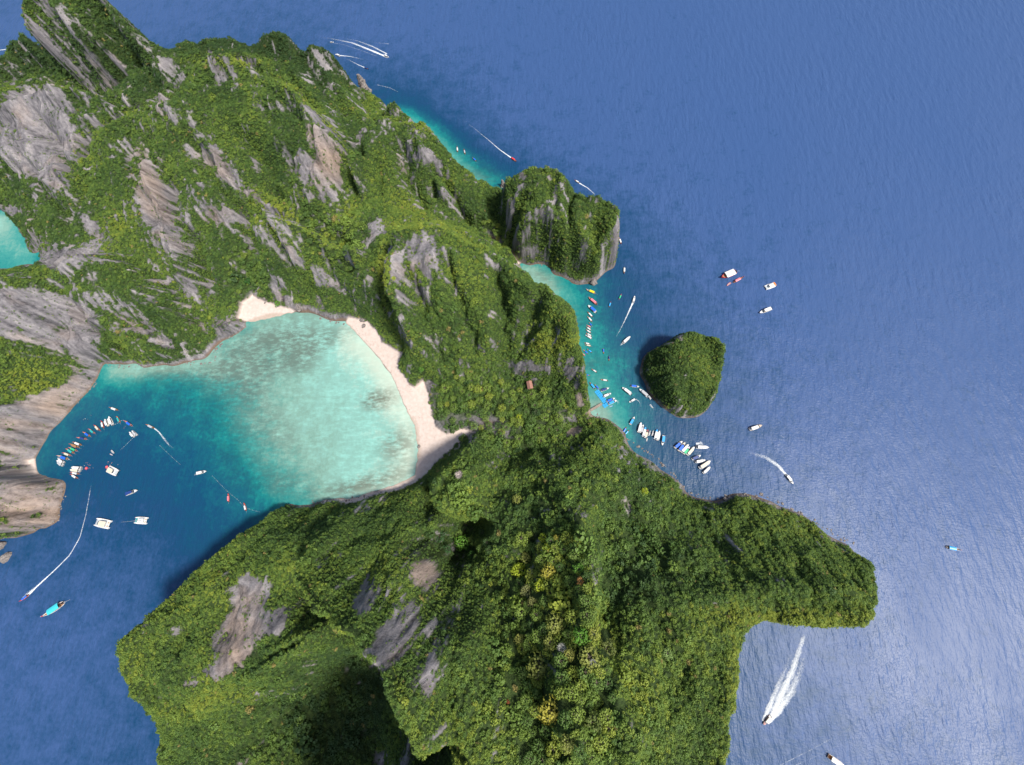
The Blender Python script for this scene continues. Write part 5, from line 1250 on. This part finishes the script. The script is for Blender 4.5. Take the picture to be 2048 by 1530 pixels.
def person_variants():
    out = []
    for k, wear in enumerate(((0.05, 0.06, 0.10), (0.45, 0.06, 0.06), (0.04, 0.20, 0.45), (0.65, 0.62, 0.58))):
        m_w = plain('swimwear', wear, .8); m_h = G(('hair',), lambda: plain('hair', (0.03, 0.02, 0.015), .7))
        J = [(x, y * (1 + .6 * (k % 2)), z) for x, y, z in SK]
        me = person_mesh('person', J, SE, RR, [m_skin, m_w, m_h])
        for p in me.polygons:
            z = p.center.z
            p.material_index = 2 if (z > 1.70 or (z > 1.6 and p.center.y < -.04)) else (1 if (.62 < z < 1.0 or (k % 2 and 1.1 < z < 1.42)) and abs(p.center.x) < .23 else 0)
        out.append(me)
    return out
PV = person_variants()
def person(x, y, z, label, group, me, rot):
    o_ = bpy.data.objects.new('person', me); COL.objects.link(o_); o_.location = (x, y, z); o_.rotation_euler = rot
    o_['label'] = label; o_['category'] = 'person'; o_['group'] = group
bpts = [(700,650),(725,672),(755,700),(792,750),(815,800),(838,850),(846,900),(840,940)]; bw = [12, 14, 22, 26, 26, 22, 36, 26]
cnt = 0
while cnt < 150:
    t = random.random() ** .75 * 6.99; i = int(t); f_ = t - i
    a_ = bpts[i][0] * (1 - f_) + bpts[i + 1][0] * f_ + random.uniform(-.55, 1.2) * (bw[i] * (1 - f_) + bw[i + 1] * f_); b_ = bpts[i][1] * (1 - f_) + bpts[i + 1][1] * f_ + random.uniform(-4, 4)
    x, y = map(float, unp(a_, b_, 1)); ii = int((x - FX[0]) / RES); jj = int((y - FY[0]) / RES)
    z = float(bil(FX, FY, FZ, np.array([x]), np.array([y]))[0])
    if FVEG[jj, ii] > .05 or z > 3.5 or z < .1: continue
    w_ = random.randrange(4)
    person(x, y, z, 'tiny beachgoer in %s swimwear on the %s of the long pale pink beach' % (('black', 'red', 'blue', 'white')[w_], 'upper end' if b_ < 740 else ('middle stretch' if b_ < 840 else 'wide lower end')), 'beachgoers on the long beach', PV[w_], (0, 0, random.random() * 6.28)); cnt += 1
for (a_, b_, n_, sp, lab, grp) in [(178, 930, 11, 9, 'snorkeller floating between the raft of boats and the catamaran', 'snorkellers by the raft'), (222, 928, 9, 9, 'swimmer behind the stern of the cream roofed catamaran', 'swimmers by the catamaran'), (170, 826, 5, 22, 'swimmer over the reef inside the curved mooring line', 'swimmers over the bay reef'), (252, 853, 3, 4, 'swimmer at the right end of the curved mooring line', 'swimmers by the mooring line')]:
    for k in range(n_):
        x, y = map(float, unp(a_ + random.gauss(0, sp * .6), b_ + random.gauss(0, sp * .5)))
        person(x, y, -.02, lab, grp, PV[random.randrange(4)], (math.radians(-82), 0, random.random() * 6.28))
for (a_, b_, lab) in ((173, 936.5, 'red inflatable float beside the raft of boats'), (214, 934, 'red inflatable float at the catamaran stern')):
    x, y = map(float, unp(a_, b_)); t = thing('inflatable_ring', lab, 'float', (x, y, 0))
    mb = MB(); R_, r_ = 1.5, .45
    for i in range(14):
        for j in range(7):
            u, w = 2 * math.pi * i / 14, 2 * math.pi * j / 7; mb.V.append(((R_ + r_ * math.cos(w)) * math.cos(u), (R_ + r_ * math.cos(w)) * math.sin(u), .25 + r_ * math.sin(w)))
    for i in range(14):
        for j in range(7): mb.F.append((i * 7 + j, ((i + 1) % 14) * 7 + j, ((i + 1) % 14) * 7 + (j + 1) % 7, i * 7 + (j + 1) % 7))
    part('ring', mb.mesh('ring', M_('red')), t); part('mat', MB().slab([(1.4 * math.cos(q_), 1.4 * math.sin(q_)) for q_ in np.linspace(0, 6.283, 12, endpoint=False)], .05, .15, .05).mesh('mat', M_('pink')), t)
